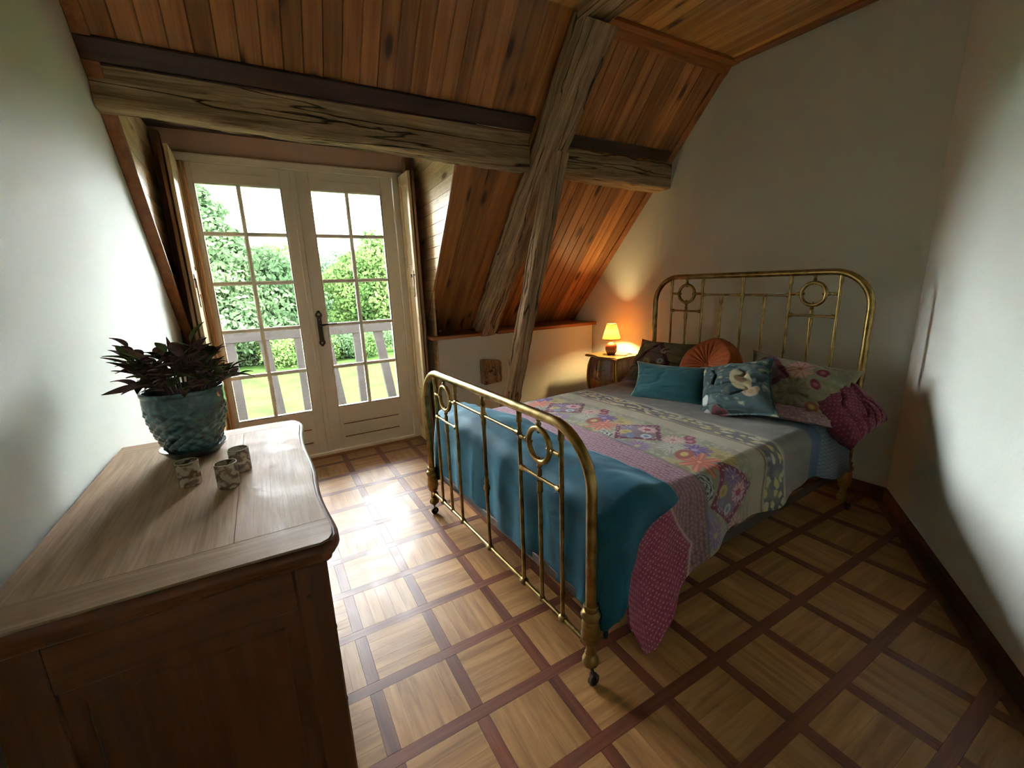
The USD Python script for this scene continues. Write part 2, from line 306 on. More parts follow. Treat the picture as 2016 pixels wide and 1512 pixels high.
M['dresser'] = wood('dresser_cherry', rgb(76, 38, 16), rgb(100, 53, 24), 'z', along=2.0, across=22, tone=(.9, 1.1), rough=.4, spec=.4)
M['dresser_x'] = wood('dresser_cherry_x', rgb(80, 40, 16), rgb(106, 57, 26), 'x', along=2.0, across=22, tone=(.9, 1.1), rough=.4, spec=.4)
M['dresser_y'] = wood('dresser_cherry_y', rgb(80, 40, 16), rgb(106, 57, 26), 'y', along=2.0, across=22, tone=(.9, 1.1), rough=.4, spec=.4)
M['nightwood'] = wood('nightstand_veneer', rgb(96, 44, 16), rgb(150, 82, 34), 'z', along=3, across=30, tone=(.9, 1.1), rough=.22, spec=.5, coat=.5)
M['nighttop'] = plain('nightstand_top', rgb(132, 112, 62), rough=.22, var=.2, scale=14, coat=.4)
M['gilt'] = plain('gilt_mount', rgb(182, 146, 70), rough=.3, metallic=1.0, var=.25, scale=60)
M['pot'] = material('pot_glaze', {'g': ('geometry', {}), 'n': ('noise_texture', dict(scale=55.0, detail=5.0)), 'r': ('rgb_ramp', dict(ramp=[(.3, rgb(34, 62, 64)), (.55, rgb(62, 100, 102)), (.8, rgb(96, 130, 130))])), 'p': ('principled_bsdf', dict(roughness=.18, coat_weight=.6))},
                    [('g.position', 'n.vector'), ('n.fac', 'r.fac'), ('r.color', 'p.base_color')], 'p.BSDF')
M['saucer'] = plain('saucer_glaze', rgb(28, 56, 62), rough=.15, var=.2, scale=20, coat=.6)
M['soil'] = plain('soil', rgb(44, 34, 26), rough=1, var=.3, scale=90)
M['leaf_purple'] = leafy('leaf_purple', rgb(92, 76, 74), rgb(150, 116, 108), 25, .25)
M['leaf_green'] = leafy('leaf_green', rgb(78, 88, 64), rgb(138, 148, 98), 25, .25)
M['stem'] = plain('stem', rgb(96, 72, 64), rough=.6)
M['wax'] = plain('candle_wax', rgb(228, 220, 200), rough=.5)
M['holder'] = material('holder_print', {'t': ('geometry', {}), 'w': ('wave_texture', dict(wave_type='rings', rings_direction='spherical', scale=14.0, distortion=9.0, detail=3.0, detail_scale=2.0)), 'v': ('voronoi_texture', dict(scale=48.0)), 'mx': ('math', dict(math_type='multiply')),
                                        'r': ('rgb_ramp', dict(ramp=[(.04, rgb(124, 104, 88)), (.16, rgb(176, 160, 144)), (.34, rgb(218, 210, 196))])), 'p': ('principled_bsdf', dict(roughness=.2, coat_weight=.5))},
                       [('t.position', 'w.vector'), ('t.position', 'v.vector'), ('w.fac', 'mx.value1'), ('v.distance', 'mx.value2'), ('mx.value', 'r.fac'), ('r.color', 'p.base_color')], 'p.BSDF')
M['clear'] = plain('clear_glass', (1, 1, 1), rough=.02, transmission_weight=1.0, ior=1.45)
M['shade'] = material('lamp_shade_cloth', {'d': ('diffuse_bsdf', dict(color=rgb(196, 120, 72))), 't': ('translucent_bsdf', dict(color=rgb(188, 118, 60))), 'm': ('mix_closure', dict(fac=.13))}, [('d.BSDF', 'm.closure1'), ('t.BSDF', 'm.closure2')], 'm.closure')
M['ceramic'] = plain('lamp_ceramic', rgb(104, 62, 48), rough=.22, coat=.4, var=.2, scale=25)
M['bulb'] = material('bulb_glow', {'e': ('emission', dict(color=(1.0, .72, .31), strength=820.0))}, [], 'e.emission')
M['cord'] = plain('lamp_cord', rgb(150, 124, 70), rough=.6)
M['rail_wood'] = plain('railing_timber', rgb(58, 56, 55), rough=.9, spec=0.0, var=.12, scale=6)
M['grass'] = material('lawn_grass', {'g': ('geometry', {}), 'n': ('noise_texture', dict(scale=.9, detail=6.0, roughness=.7)), 'r': ('rgb_ramp', dict(ramp=[(.3, rgb(30, 50, 20)), (.7, rgb(46, 60, 28))])), 'p': ('principled_bsdf', dict(roughness=1.0, specular_ior_level=0.0))},
                      [('g.position', 'n.vector'), ('n.fac', 'r.fac'), ('r.color', 'p.base_color')], 'p.BSDF')
M['facade'] = plain('facade_render', rgb(206, 196, 178), rough=.9, var=.06, scale=3)
M['path'] = plain('sandy_path', rgb(130, 112, 84), rough=1, var=.1)
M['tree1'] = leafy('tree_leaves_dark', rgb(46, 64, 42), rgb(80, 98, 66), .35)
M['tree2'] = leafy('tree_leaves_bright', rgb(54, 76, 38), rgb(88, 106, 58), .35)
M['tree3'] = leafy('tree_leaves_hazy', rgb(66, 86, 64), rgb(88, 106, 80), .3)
M['bark'] = plain('bark', rgb(74, 62, 50), rough=1, var=.3, scale=10)
M['fence_white'] = plain('white_fence_paint', rgb(150, 150, 148), rough=.7)

# ------------------------------------------------------------------ room shell
XL = -.49                                           # left wall
C0 = A(3.197, .976); HD = A(-math.sin(math.radians(3.5)), math.cos(math.radians(3.5)))    # headboard wall from its corner
OD = A(-.834, -.552)                                # oblique right wall runs from the corner towards the camera side
hx = lambda y: C0[0] + (y - C0[1]) * HD[0] / HD[1]
E1 = C0 + OD * ((C0[1] + 1.0) / .552)
room = Polygon([(XL, -1.0), tuple(E1), tuple(C0), (hx(3.56), 3.56), (1.29, 3.56), (1.30, 3.86), (-.47, 3.86)])
zs = lambda y: 2.855 - 1.117 * (y - 2.193)          # roof slope
ysl = lambda z: 2.193 + (2.855 - z) / 1.117
ND = A(0, -.745, -.667)                             # slope normal, into the room

tag(obj('wall_left', box(XL - .15, XL, -1.15, 4.0, -.15, 3.05), M['wall']), kind='structure')
def wall_quad(p, q, out, th, z0=-.15, z1=3.05):
    p, q = np.asarray(p, float), np.asarray(q, float); n = np.asarray(out, float) * th
    return prism([p, q, q + n, p + n], z0, z1)
tag(obj('wall_head', wall_quad(C0, C0 + HD * 3.1, (HD[1], -HD[0]), .15), M['wall']), kind='structure')
on = A(-OD[1], OD[0])                               # outward normal of the oblique wall
if np.dot(on, A(0, 0) - C0) > 0: on = -on
tag(obj('wall_right', wall_quad(E1 - OD * 0, C0 + HD * 0, on, .15), M['wall']), kind='structure')
tag(obj('wall_back', box(XL, E1[0] + .2, -1.15, -1.0, -.15, 3.05), M['wall']), kind='structure')
kw = MB().add(box(1.29, 3.03, 3.56, 3.66, -.15, .945), box(1.29, 1.39, 3.66, 3.9, -.15, .945))
tag(obj('wall_knee', kw, M['wall']), kind='structure')

# ------------------------------------------------------------------ floor: parquet panels framed by dark strips
fl = xf('floor', kind='structure')
obj('subfloor', box(-.75, 3.4, -1.2, 4.0, -.15, -.006), M['sub'], fl)
PX, PY, PP, SW = .445, 3.343, .283, .044            # strip lines, pitch, strip width
inner = room.buffer(-.055, join_style=2)
cells = []
for i in range(-5, 12):
    for j in range(-16, 3):
        x0, y0 = PX + i * PP + SW / 2, PY + j * PP + SW / 2
        cells.append((math.hypot(x0 + .12, y0 + .12 - .2), i, j, x0, y0, PP - SW))
vis = lambda x, y: x > .05 and y > .1 and not (x > 1.15 and 1.2 < y < 2.5) and y < 3.86
order = sorted((c for c in cells if vis(c[3], c[4])), key=lambda c: c[0])
near = {(c[1], c[2]) for c in [c for c in order if inner.contains(sbox(c[3], c[4], c[3] + c[5], c[4] + c[5]))][:60]}
for d, i, j, x0, y0, w in cells:
    dirx = (i + j) % 2 == 0; n = 5; sl = []
    for k in range(n):
        a, b = k * w / n + .00015, (k + 1) * w / n - .00015
        r = sbox(x0, y0 + a, x0 + w, y0 + b) if dirx else sbox(x0 + a, y0, x0 + b, y0 + w)
        g = r.intersection(inner)
        if g.geom_type == 'Polygon' and g.area > 2e-5: sl.append(prism(np.array(g.exterior.coords)[:-1], -.006, 0, .0004))
    if not sl: continue
    g = 'x' if dirx else 'y'
    if (i, j) in near:
        p = xf('parquet_panel', fl)
        for s in sl: obj('slat', s, M['slat' + g], p)
    else: obj('parquet_panel', MB().add(*sl), M['slati' + g], fl)
def strips(polys, mat):
    for r in polys:
        g = r.intersection(inner)
        for q in getattr(g, 'geoms', [g]):
            if q.geom_type == 'Polygon' and q.area > 2e-4: obj('parquet_strip', prism(np.array(q.exterior.coords)[:-1], -.006, .0, .0008), mat, fl)
for j in range(-16, 4):
    y = PY + j * PP; strips([sbox(-.6, y - SW / 2 + .0006, 3.4, y + SW / 2 - .0006)], M['stripx'])
for i in range(-4, 12):
    x = PX + i * PP
    for j in range(-16, 3):
        y = PY + j * PP + SW / 2; strips([sbox(x - SW / 2 + .0006, y, x + SW / 2 - .0006, y + PP - SW)], M['stripy'])
rp = list(room.exterior.coords); ip = list(inner.exterior.coords)
for a, b in zip(rp[:-1], rp[1:]):                    # border strips along the walls
    a, b = A(*a), A(*b); t = (b - a) / np.linalg.norm(b - a); nn = A(-t[1], t[0])
    if not room.contains(Point(*((a + b) / 2 + nn * .01))): nn = -nn
    q = Polygon([a, b, b + nn * .0545, a + nn * .0545]).intersection(room)
    if q.geom_type == 'Polygon' and q.area > 1e-4: obj('border_strip', prism(np.array(q.exterior.coords)[:-1], -.006, -.0006, .0008), M['base'], fl)

def skirting(name, p, q, h=.085, th=.014):
    p, q = A(*p), A(*q); t = (q - p) / np.linalg.norm(q - p); nn = A(-t[1], t[0])
    if not room.contains(Point(*((p + q) / 2 + nn * .02))): nn = -nn
    c = lambda pt, o, z: A(*(pt + nn * o), z)
    prof = [(.0005, 0), (th, 0), (th, h - .012), (th * .4, h), (.0005, h)]
    v = np.array([c(pt, o, z) for pt in (p + t * .002, q - t * .002) for o, z in prof]); n = len(prof); f = []
    for i in range(n):
        j = (i + 1) % n; f += [[i, j, n + j], [i, n + j, n + i]]
    for i in range(1, n - 1): f += [[0, i, i + 1], [n, n + i + 1, n + i]]
    m = trimesh.Trimesh(v, f, process=False); m.fix_normals()
    tag(obj(name, m, M['base']), kind='structure')
skirting('baseboard_right', E1, C0); skirting('baseboard_head', C0, (hx(3.55), 3.55)); skirting('baseboard_knee', (1.32, 3.56), (hx(3.56) - .02, 3.56)); skirting('baseboard_left', (XL, -.98), (XL, 3.4))

# ------------------------------------------------------------------ roof slope, flat ceiling, dormer
sl = xf('ceiling_slope', kind='structure')
SX = lambda y: (0, 0)
def slope_pt(x, y): return A(x, y, zs(y))
DX0, DX1, DZ = -.44, 1.215, 2.478                    # dormer opening and its ceiling, which rises towards the doors
YT, YB, YD = 2.193, 3.874, ysl(2.35)
zd = lambda y: 2.35 + (DZ - 2.35) * (y - YD) / (3.86 - YD)
W = .088; x = XL
xs = [XL, -.44] + list(np.arange(-.44 + W, 1.215 - .03, W)) + [1.215]
xs2 = list(np.arange(1.215 + 2 * W, 3.2, W))
edges = xs + xs2
for a, b in zip(edges[:-1], edges[1:]):
    if abs(a - DX1) < 1e-6:                          # beside the dormer: boards cut to follow its splayed cheek
        ck = lambda y: 1.215 + .087 * (y - 2.53) / 1.33
        obj('ceiling_board', board(slope_pt(a + W / 2, YT - .01), slope_pt(a + W / 2, YD), A(W / 2 - .0008, 0, 0), ND, .014, .0035), M['slope'], sl)
        obj('ceiling_board', board(slope_pt(a + W * 1.5, YT - .01), slope_pt(a + W * 1.5, YD), A(W / 2 - .0008, 0, 0), ND, .014, .0035), M['slope'], sl)
        obj('ceiling_board', qprism([slope_pt(ck(YD), YD), slope_pt(b - .0008, YD), slope_pt(b - .0008, YB), slope_pt(ck(YB), YB)], -ND * .014), M['slope'], sl)
        continue
    c = (a + b) / 2; inside = DX0 - .001 < a and b < DX1 + .001
    y1 = YD if inside else YB
    obj('ceiling_board', board(slope_pt(c, YT - .01), slope_pt(c, y1), A((b - a) / 2 - .0008, 0, 0), ND, .014, .0035), M['slope'], sl)
def slab(x0, x1, ya, yb, off, th):
    q = np.array([slope_pt(x0, ya), slope_pt(x1, ya), slope_pt(x1, yb), slope_pt(x0, yb)]) - ND * off
    return qprism(q, -ND * th)
obj('roof_deck', MB().add(slab(XL - .2, 3.4, YT - .16, YD, .016, .12), slab(XL - .2, DX0 - .055, YD - .03, 4.3, .016, .12), slab(DX1 + .125, 3.4, YD - .03, 4.3, .016, .12)), M['sub'], sl)
ce = xf('ceiling', kind='structure')
for a in np.arange(XL, 3.25, W):
    obj('ceiling_board', board((a + W / 2, -1.0, 2.85), (a + W / 2, 2.20, 2.85), A(W / 2 - .0008, 0, 0), A(0, 0, -1), .014, .0035), M['flat'], ce)
obj('roof_deck', box(XL - .2, 3.6, -1.2, 2.3, 2.868, 3.0), M['sub'], ce)
# dormer cheeks of horizontal boards, ceiling and front
def cheek(name, x_s, x_d, inward):
    w = xf(name, kind='structure'); px = lambda y: x_s + (x_d - x_s) * (y - 2.53) / (3.86 - 2.53)
    z = .0
    while z < DZ - .01:
        z1 = min(z + .085, DZ)
        ya, yb = max(ysl(z + .0015), YD + .004), max(ysl(z1 - .0015), YD + .004); ya, yb = min(ya, 3.56 if inward < 0 else 3.84), min(yb, 3.56 if inward < 0 else 3.84)
        q = [(px(ya), ya, z + .0015), (px(3.88), 3.88, z + .0015), (px(3.88), 3.88, z1 - .0015), (px(yb), yb, z1 - .0015)]
        obj('cheek_board', qprism(q, A(-inward * .014, 0, 0)), M['cheek'], w); z = z1
    bk = MB().add(qprism([(px(2.74), 2.74, 2.53), (px(3.92), 3.92, 2.53), (px(3.92), 3.92, 1.25), (px(3.66), 3.66, 1.25)], A(-inward * .05, 0, 0)), qprism([(px(3.68), 3.68, 1.25), (px(3.92), 3.92, 1.25), (px(3.92), 3.92, .3), (px(3.68), 3.68, .3)], A(-inward * .05, 0, 0)))
    obj('cheek_backing', bk.xform(lambda v: v + A(-inward * .016, 0, 0)), M['sub'], w)
    return w
cheek('wall_dormer_left', -.44, -.468, 1)
cheek('wall_dormer_right', 1.215, 1.302, -1)
dc = xf('ceiling_dormer', kind='structure')
for k in range(16):
    y0 = YD - .02 + k * .086; y1 = min(y0 + .086, 3.872)
    if y0 < 3.85:
        ym = (y0 + y1) / 2; dv = A(0, 3.86 - YD, DZ - 2.35); dv /= np.linalg.norm(dv)
        obj('ceiling_board', board((DX0 - .03, ym, zd(ym)), (DX1 + .09, ym, zd(ym)), dv * ((y1 - y0) / 2 - .0008), A(0, dv[2], -dv[1]), .014, .003), M['darkwood'], dc)
obj('roof_deck', qprism([(-.75, YD + .01, zd(YD) + .02), (1.60, YD + .01, zd(YD) + .02), (1.60, 4.75, zd(4.75) + .02), (-.75, 4.75, zd(4.75) + .02)], A(0, 0, .14)), M['sub'], dc)
wf = MB().add(box(-.62, 1.45, 3.86, 3.98, 2.335, 2.6), box(-.62, -.40, 3.86, 3.98, -.15, 2.335), box(1.19, 1.45, 3.86, 3.98, -.15, 2.335), box(-.40, 1.19, 3.86, 3.98, -.15, -.02))
tag(obj('wall_window', wf, M['pink']), kind='structure')
# board lining: outside of knee wall towards the balcony, closes the eaves
tag(obj('wall_eaves', MB().add(box(1.30, 3.3, 3.90, 4.0, -.15, 1.1)), M['sub']), kind='structure')
# ledge boards on the knee wall, in two lengths either side of the rafter foot
for k, (a, b) in enumerate(((1.225, 1.705), (1.868, hx(3.5) - .002))):
    tag(obj(f'trim_{k + 1}', box(a, b, 3.50, 3.872, .9455, .977, .004), M['trimx']), kind='structure')
# trims
def bar_trim(name, pts, w, n, th, mat):
    """flat trim board from pts[0] to pts[1], standing on a surface with normal n; w: half width vector"""
    tag(obj(name, board(A(*pts[0]) + A(*n) * th, A(*pts[1]) + A(*n) * th, w, n, th - .0005, .003), mat), kind='structure')
yw = lambda y: hx(y)
bar_trim('trim_3', [slope_pt(yw(YT) - .036, YT), slope_pt(yw(YB) - .036, YB)], A(.033, 0, 0), ND, .016, M['trim'])
bar_trim('trim_4', [(yw(2.2) - .036, 2.19, 2.85), (yw(1.0) - .036, 1.0, 2.85)], A(.033, 0, 0), A(0, 0, -1), .016, M['trim'])
bar_trim('trim_5', [(1.868, YT - .028, 2.85), (yw(2.2), YT - .028, 2.85)], A(0, .028, 0), A(0, 0, -1), .02, M['trimx'])
bar_trim('trim_6', [slope_pt(XL + .03, YT), slope_pt(XL + .03, YB - .02)], A(.029, 0, 0), ND, .018, M['trim'])
tag(obj('trim_7', box(-.36, 1.2, 3.80, 3.862, -.004, .008, .003), M['trimx']), kind='structure')      # door threshold
tag(obj('trim_8', board(slope_pt(1.868, YT + .03) + ND * .016, slope_pt(3.12, YT + .03) + ND * .016, A(0, -.667, .745) * .03, ND, .0155, .003), M['trimx']), kind='structure')

# ------------------------------------------------------------------ old timbers
def purlin(x0, x1, seed):
    zb = lambda x: 2.196 - .024 * (x + .49); zt = lambda x: 2.367 if x < 1.75 else 2.318; yf = 2.655
    q = lambda x: [(x, yf, zb(x)), (x, yf, zt(x) - .03), (x, ysl(zt(x)) - .012, zt(x) - .002), (x, ysl(zb(x)) - .022, zb(x) + .004)]
    return beam(q(x0), q(x1), n=int((x1 - x0) * 40), k=8, amp=.011, seed=seed)
t = xf('purlin_beam', label='long weathered oak purlin under the slope over the french doors', cat='beam')
obj('timber', purlin(XL + .004, 1.706, 1), M['beamx'], t, smooth=40)
obj('upper_board', board(slope_pt(XL + .004, 2.600) + ND * .022, slope_pt(1.70, 2.600) + ND * .022, A(0, -.667, .745) * .045, ND, .021, .004), M['darkwood'], t)
t = xf('purlin_beam', label='short weathered oak purlin between the rafter and the headboard wall', cat='beam')
obj('timber', purlin(1.868, hx(2.65) - .004, 7), M['beamx'], t, smooth=40)
obj('upper_board', board(slope_pt(1.868, 2.640) + ND * .022, slope_pt(hx(2.6) - .075, 2.640) + ND * .022, A(0, -.667, .745) * .040, ND, .021, .004), M['darkwood'], t)
ra, rb = 1.713, 1.862
def raft(pt, pb): return [(ra, *pt), (rb, *pt), (rb, *pb), (ra, *pb)]
tag(obj('rafter_beam', beam(raft((3.725, 1.02), (3.57, .935)), raft((2.19, 2.835), (1.985, 2.70)), n=110, k=8, amp=.012, seed=3), M['beams'], smooth=40),
    'thick hewn principal rafter running from ledge up to the ceiling', 'beam')
br0 = [(1.715, 3.255, .0), (1.84, 3.25, .0), (1.84, 3.385, .0), (1.715, 3.39, .0)]
br1 = [(1.718, 2.385, 2.19), (1.835, 2.385, 2.19), (1.835, 2.53, 2.06), (1.718, 2.54, 2.05)]
tag(obj('brace_post', beam(br0, br1, n=110, k=8, amp=.012, seed=5), M['beamz'], smooth=40), 'leaning oak strut standing on the floor beside the bed, joined to the rafter', 'beam')
tag(obj('tie_beam_stub', beam([(1.692, 3.49, .49), (1.878, 3.49, .50), (1.878, 3.49, .70), (1.692, 3.49, .725)], [(1.69, 3.559, .49), (1.88, 3.559, .50), (1.88, 3.559, .70), (1.69, 3.559, .725)], n=6, k=9, amp=.004, seed=6), M['beamz'], smooth=40),
    'sawn off square stub of an old beam sticking out of the knee wall', 'beam')
tag(obj('collar_beam', beam([(1.70, 2.14, 2.755), (1.875, 2.14, 2.755), (1.875, 2.14, 2.848), (1.70, 2.14, 2.848)], [(1.70, -.95, 2.74), (1.875, -.95, 2.74), (1.875, -.95, 2.848), (1.70, -.95, 2.848)], n=70, k=6, amp=.006, seed=8), M['beamy'], smooth=40),
    'pale collar beam under the flat ceiling meeting the top of the rafter', 'beam')

# ------------------------------------------------------------------ french doors
d = xf('door_1', kind='structure')
DY = 3.86
fm = MB().add(box(-.40, -.378, DY - .015, DY + .08, 0, 2.335, .003), box(1.105, 1.19, DY - .015, DY + .08, 0, 2.335, .003), box(-.378, 1.105, DY - .015, DY + .08, 2.285, 2.335, .003), box(-.378, 1.105, DY - .02, DY + .08, -.0, .028, .003))
obj('door_frame', fm, M['white_paint'], d)
obj('frame_moulding', MB().add(box(-.39, 1.18, DY - .026, DY - .0155, 2.318, 2.334, .003)), M['white_paint'], d)
GX = [(-.2775, .2665), (.4605, 1.005)]; GZ0, GZ1 = .405, 2.158
LX = [(-.375, .3625), (.3655, 1.102)]
for li in (0, 1):
    (g0, g1), (l0, l1) = GX[li], LX[li]
    lf = xf('door_leaf', d)
    obj('stile', box(l0, g0, DY, DY + .045, .032, 2.282, .003), M['white_paint'], lf)
    obj('stile', box(g1, l1, DY, DY + .045, .032, 2.282, .003), M['white_paint'], lf)
    obj('top_rail', box(g0, g1, DY + .0005, DY + .045, GZ1, 2.282, .002), M['white_paint'], lf)
    obj('top_groove', box(g0 + .09, g1 - .06, DY - .003, DY + .002, 2.222, 2.229, .001), M['white_paint'], lf)
    obj('bottom_panel', box(g0, g1, DY + .0005, DY + .045, .032, GZ0, .002), M['white_paint'], lf)
    for z in (.135, .252): obj('panel_groove', box(g0 + .03, g1 - .035, DY - .004, DY + .002, z - .004, z + .004, .0015), M['casing'], lf)
    obj('glazing_bead', MB().add(box(g0, g1, DY + .004, DY + .04, GZ0, GZ0 + .012, .003), box(g0, g1, DY + .004, DY + .04, GZ1 - .010, GZ1, .003), box(g0, g0 + .010, DY + .004, DY + .04, GZ0, GZ1, .003), box(g1 - .010, g1, DY + .004, DY + .04, GZ0, GZ1, .003)), M['white_paint'], lf)
    mx = (g0 + g1) / 2 - (.006 if li == 0 else 0)
    zz = [GZ0, .760, 1.114, 1.467, 1.818, GZ1]
    obj('muntin', box(mx - .0145, mx + .0145, DY + .003, DY + .04, GZ0, GZ1, .008), M['white_paint'], lf)
    for z in zz[1:-1]: obj('muntin', box(g0, g1, DY + .006, DY + .038, z - .0145, z + .0145, .008), M['white_paint'], lf)
    for k in range(5):
        for a, b in ((g0, mx), (mx, g1)): obj('pane', box(a, b, DY + .020, DY + .024, zz[k], zz[k + 1]), M['glass'], lf)
obj('cover_strip', box(.332, .372, DY - .012, DY + .0, .034, 2.28, .004), M['white_paint'], d)
h = xf('door_handle', d)
pl = unary_union([sbox(-.017, -.10, .017, .085), Point(0, .105).buffer(.026), Point(0, .128).buffer(.014), Point(0, -.118).buffer(.024), Point(0, -.138).buffer(.012)])
pl = pl.difference(Point(0, .112).buffer(.010)).difference(Point(0, -.122).buffer(.009)).difference(Point(0, .070).buffer(.006))
pv, pf = extr(pl, .006)
obj('back_plate', (np.c_[pv[:, 0] + .405, DY - .0005 - pv[:, 2], pv[:, 1] + 1.095], pf[:, ::-1]), M['iron'], h)
obj('lever', MB().add(tube([(.405, DY - .005, 1.119), (.405, DY - .045, 1.119), (.418, DY - .055, 1.121), (.47, DY - .055, 1.128), (.525, DY - .052, 1.126), (.535, DY - .05, 1.122)], [.009, .008, .008, .007, .006, .003], 10), lathe([(.001, 0), (.014, 0), (.014, .006), (.001, .006)], 16, (.405, DY - .004, 1.119), (0, -1, 0))), M['iron'], h, smooth=40)
obj('hinge', lathe([(.001, 0), (.007, 0), (.007, .07), (.001, .07)], 10, (1.103, DY - .006, .30)), M['white_paint'], d, smooth=40)
obj('hinge', lathe([(.001, 0), (.007, 0), (.007, .07), (.001, .07)], 10, (1.103, DY - .006, 1.95)), M['white_paint'], d, smooth=40)
# brown casing posts either side
tag(obj('trim_9', box(1.205, 1.262, DY - .075, DY - .002, 0, 2.44, .004), M['casing']), kind='structure')
tag(obj('trim_10', box(-.455, -.405, DY - .075, DY - .002, 0, 2.44, .004), M['casing']), kind='structure')

# folding inside shutters
def shutter(xc, y0, y1, side, label):
    s = xf('folding_shutter', label=label, cat='shutter', group=None); th = .022; z0, z1 = .012, 2.295; fx = xc + side * th / 2
    lf = MB(); sw = .055
    lf.add(box(xc - th / 2, xc + th / 2, y0, y0 + sw, z0, z1, .002), box(xc - th / 2, xc + th / 2, y1 - sw, y1, z0, z1, .002))
    zr = [(z0, z0 + .10), (.42, .50), (1.40, 1.56), (z1 - .09, z1)]
    for a, b in zr: lf.add(box(xc - th / 2, xc + th / 2, y0 + sw, y1 - sw, a, b, .002))
    obj('leaf_frame', lf, M['shutter'], s)
    for (a, b), (c, e) in zip(zr[:-1], zr[1:]): obj('panel', MB().add(box(xc - .004, xc + .004, y0 + sw - .003, y1 - sw + .003, b - .003, c + .003), box(xc - .008, xc + .008, y0 + sw + .02, y1 - sw - .02, b + .02, c - .02, .004)), M['shutter'], s)
    xo = xc - side * .030
    obj('back_leaf', MB().add(box(xo - .010, xo + .010, y0 - .012, y1 - .006, z0, z1, .003)), M['casing'], s)
    lp = obj('latch_plate', box(fx - .001 if side > 0 else fx - .006, fx + .006 if side > 0 else fx + .001, y0 + .03, y0 + .12, 1.44, 1.53, .002), M['shutter'], s)
    obj('keeper_hole', box(min(fx, fx + side * .0072), max(fx, fx + side * .0072), y0 + .065, y0 + .092, 1.475, 1.502), M['black'], s)
    yh = y0 + .018
    obj('hook', MB().add(tube([(fx + side * .004, yh, 1.50), (fx + side * .010, yh, 1.49), (fx + side * .009, yh, 1.33), (fx + side * .009, yh + .012, 1.318), (fx + side * .009, yh + .035, 1.32)], .003, 8), lathe([(.0, -.008), (.007, -.004), (.007, .004), (0, .008)], 10, (fx + side * .006, yh, 1.495))), M['iron'], s, smooth=40)
    return s
shutter(-.355, 3.505, 3.835, 1, 'tall pine folding shutter opened on the left of the french doors')
shutter(1.165, 3.585, 3.835, -1, 'tall pine folding shutter opened on the right of the french doors')
tag(obj('trim_11', box(-.345, -.330, DY - .03, DY - .016, .03, 2.28, .003), M['orange']), kind='structure')
tag(obj('trim_12', box(-.320, -.305, DY - .028, DY - .016, .03, 2.28, .003), M['orange']), kind='structure')

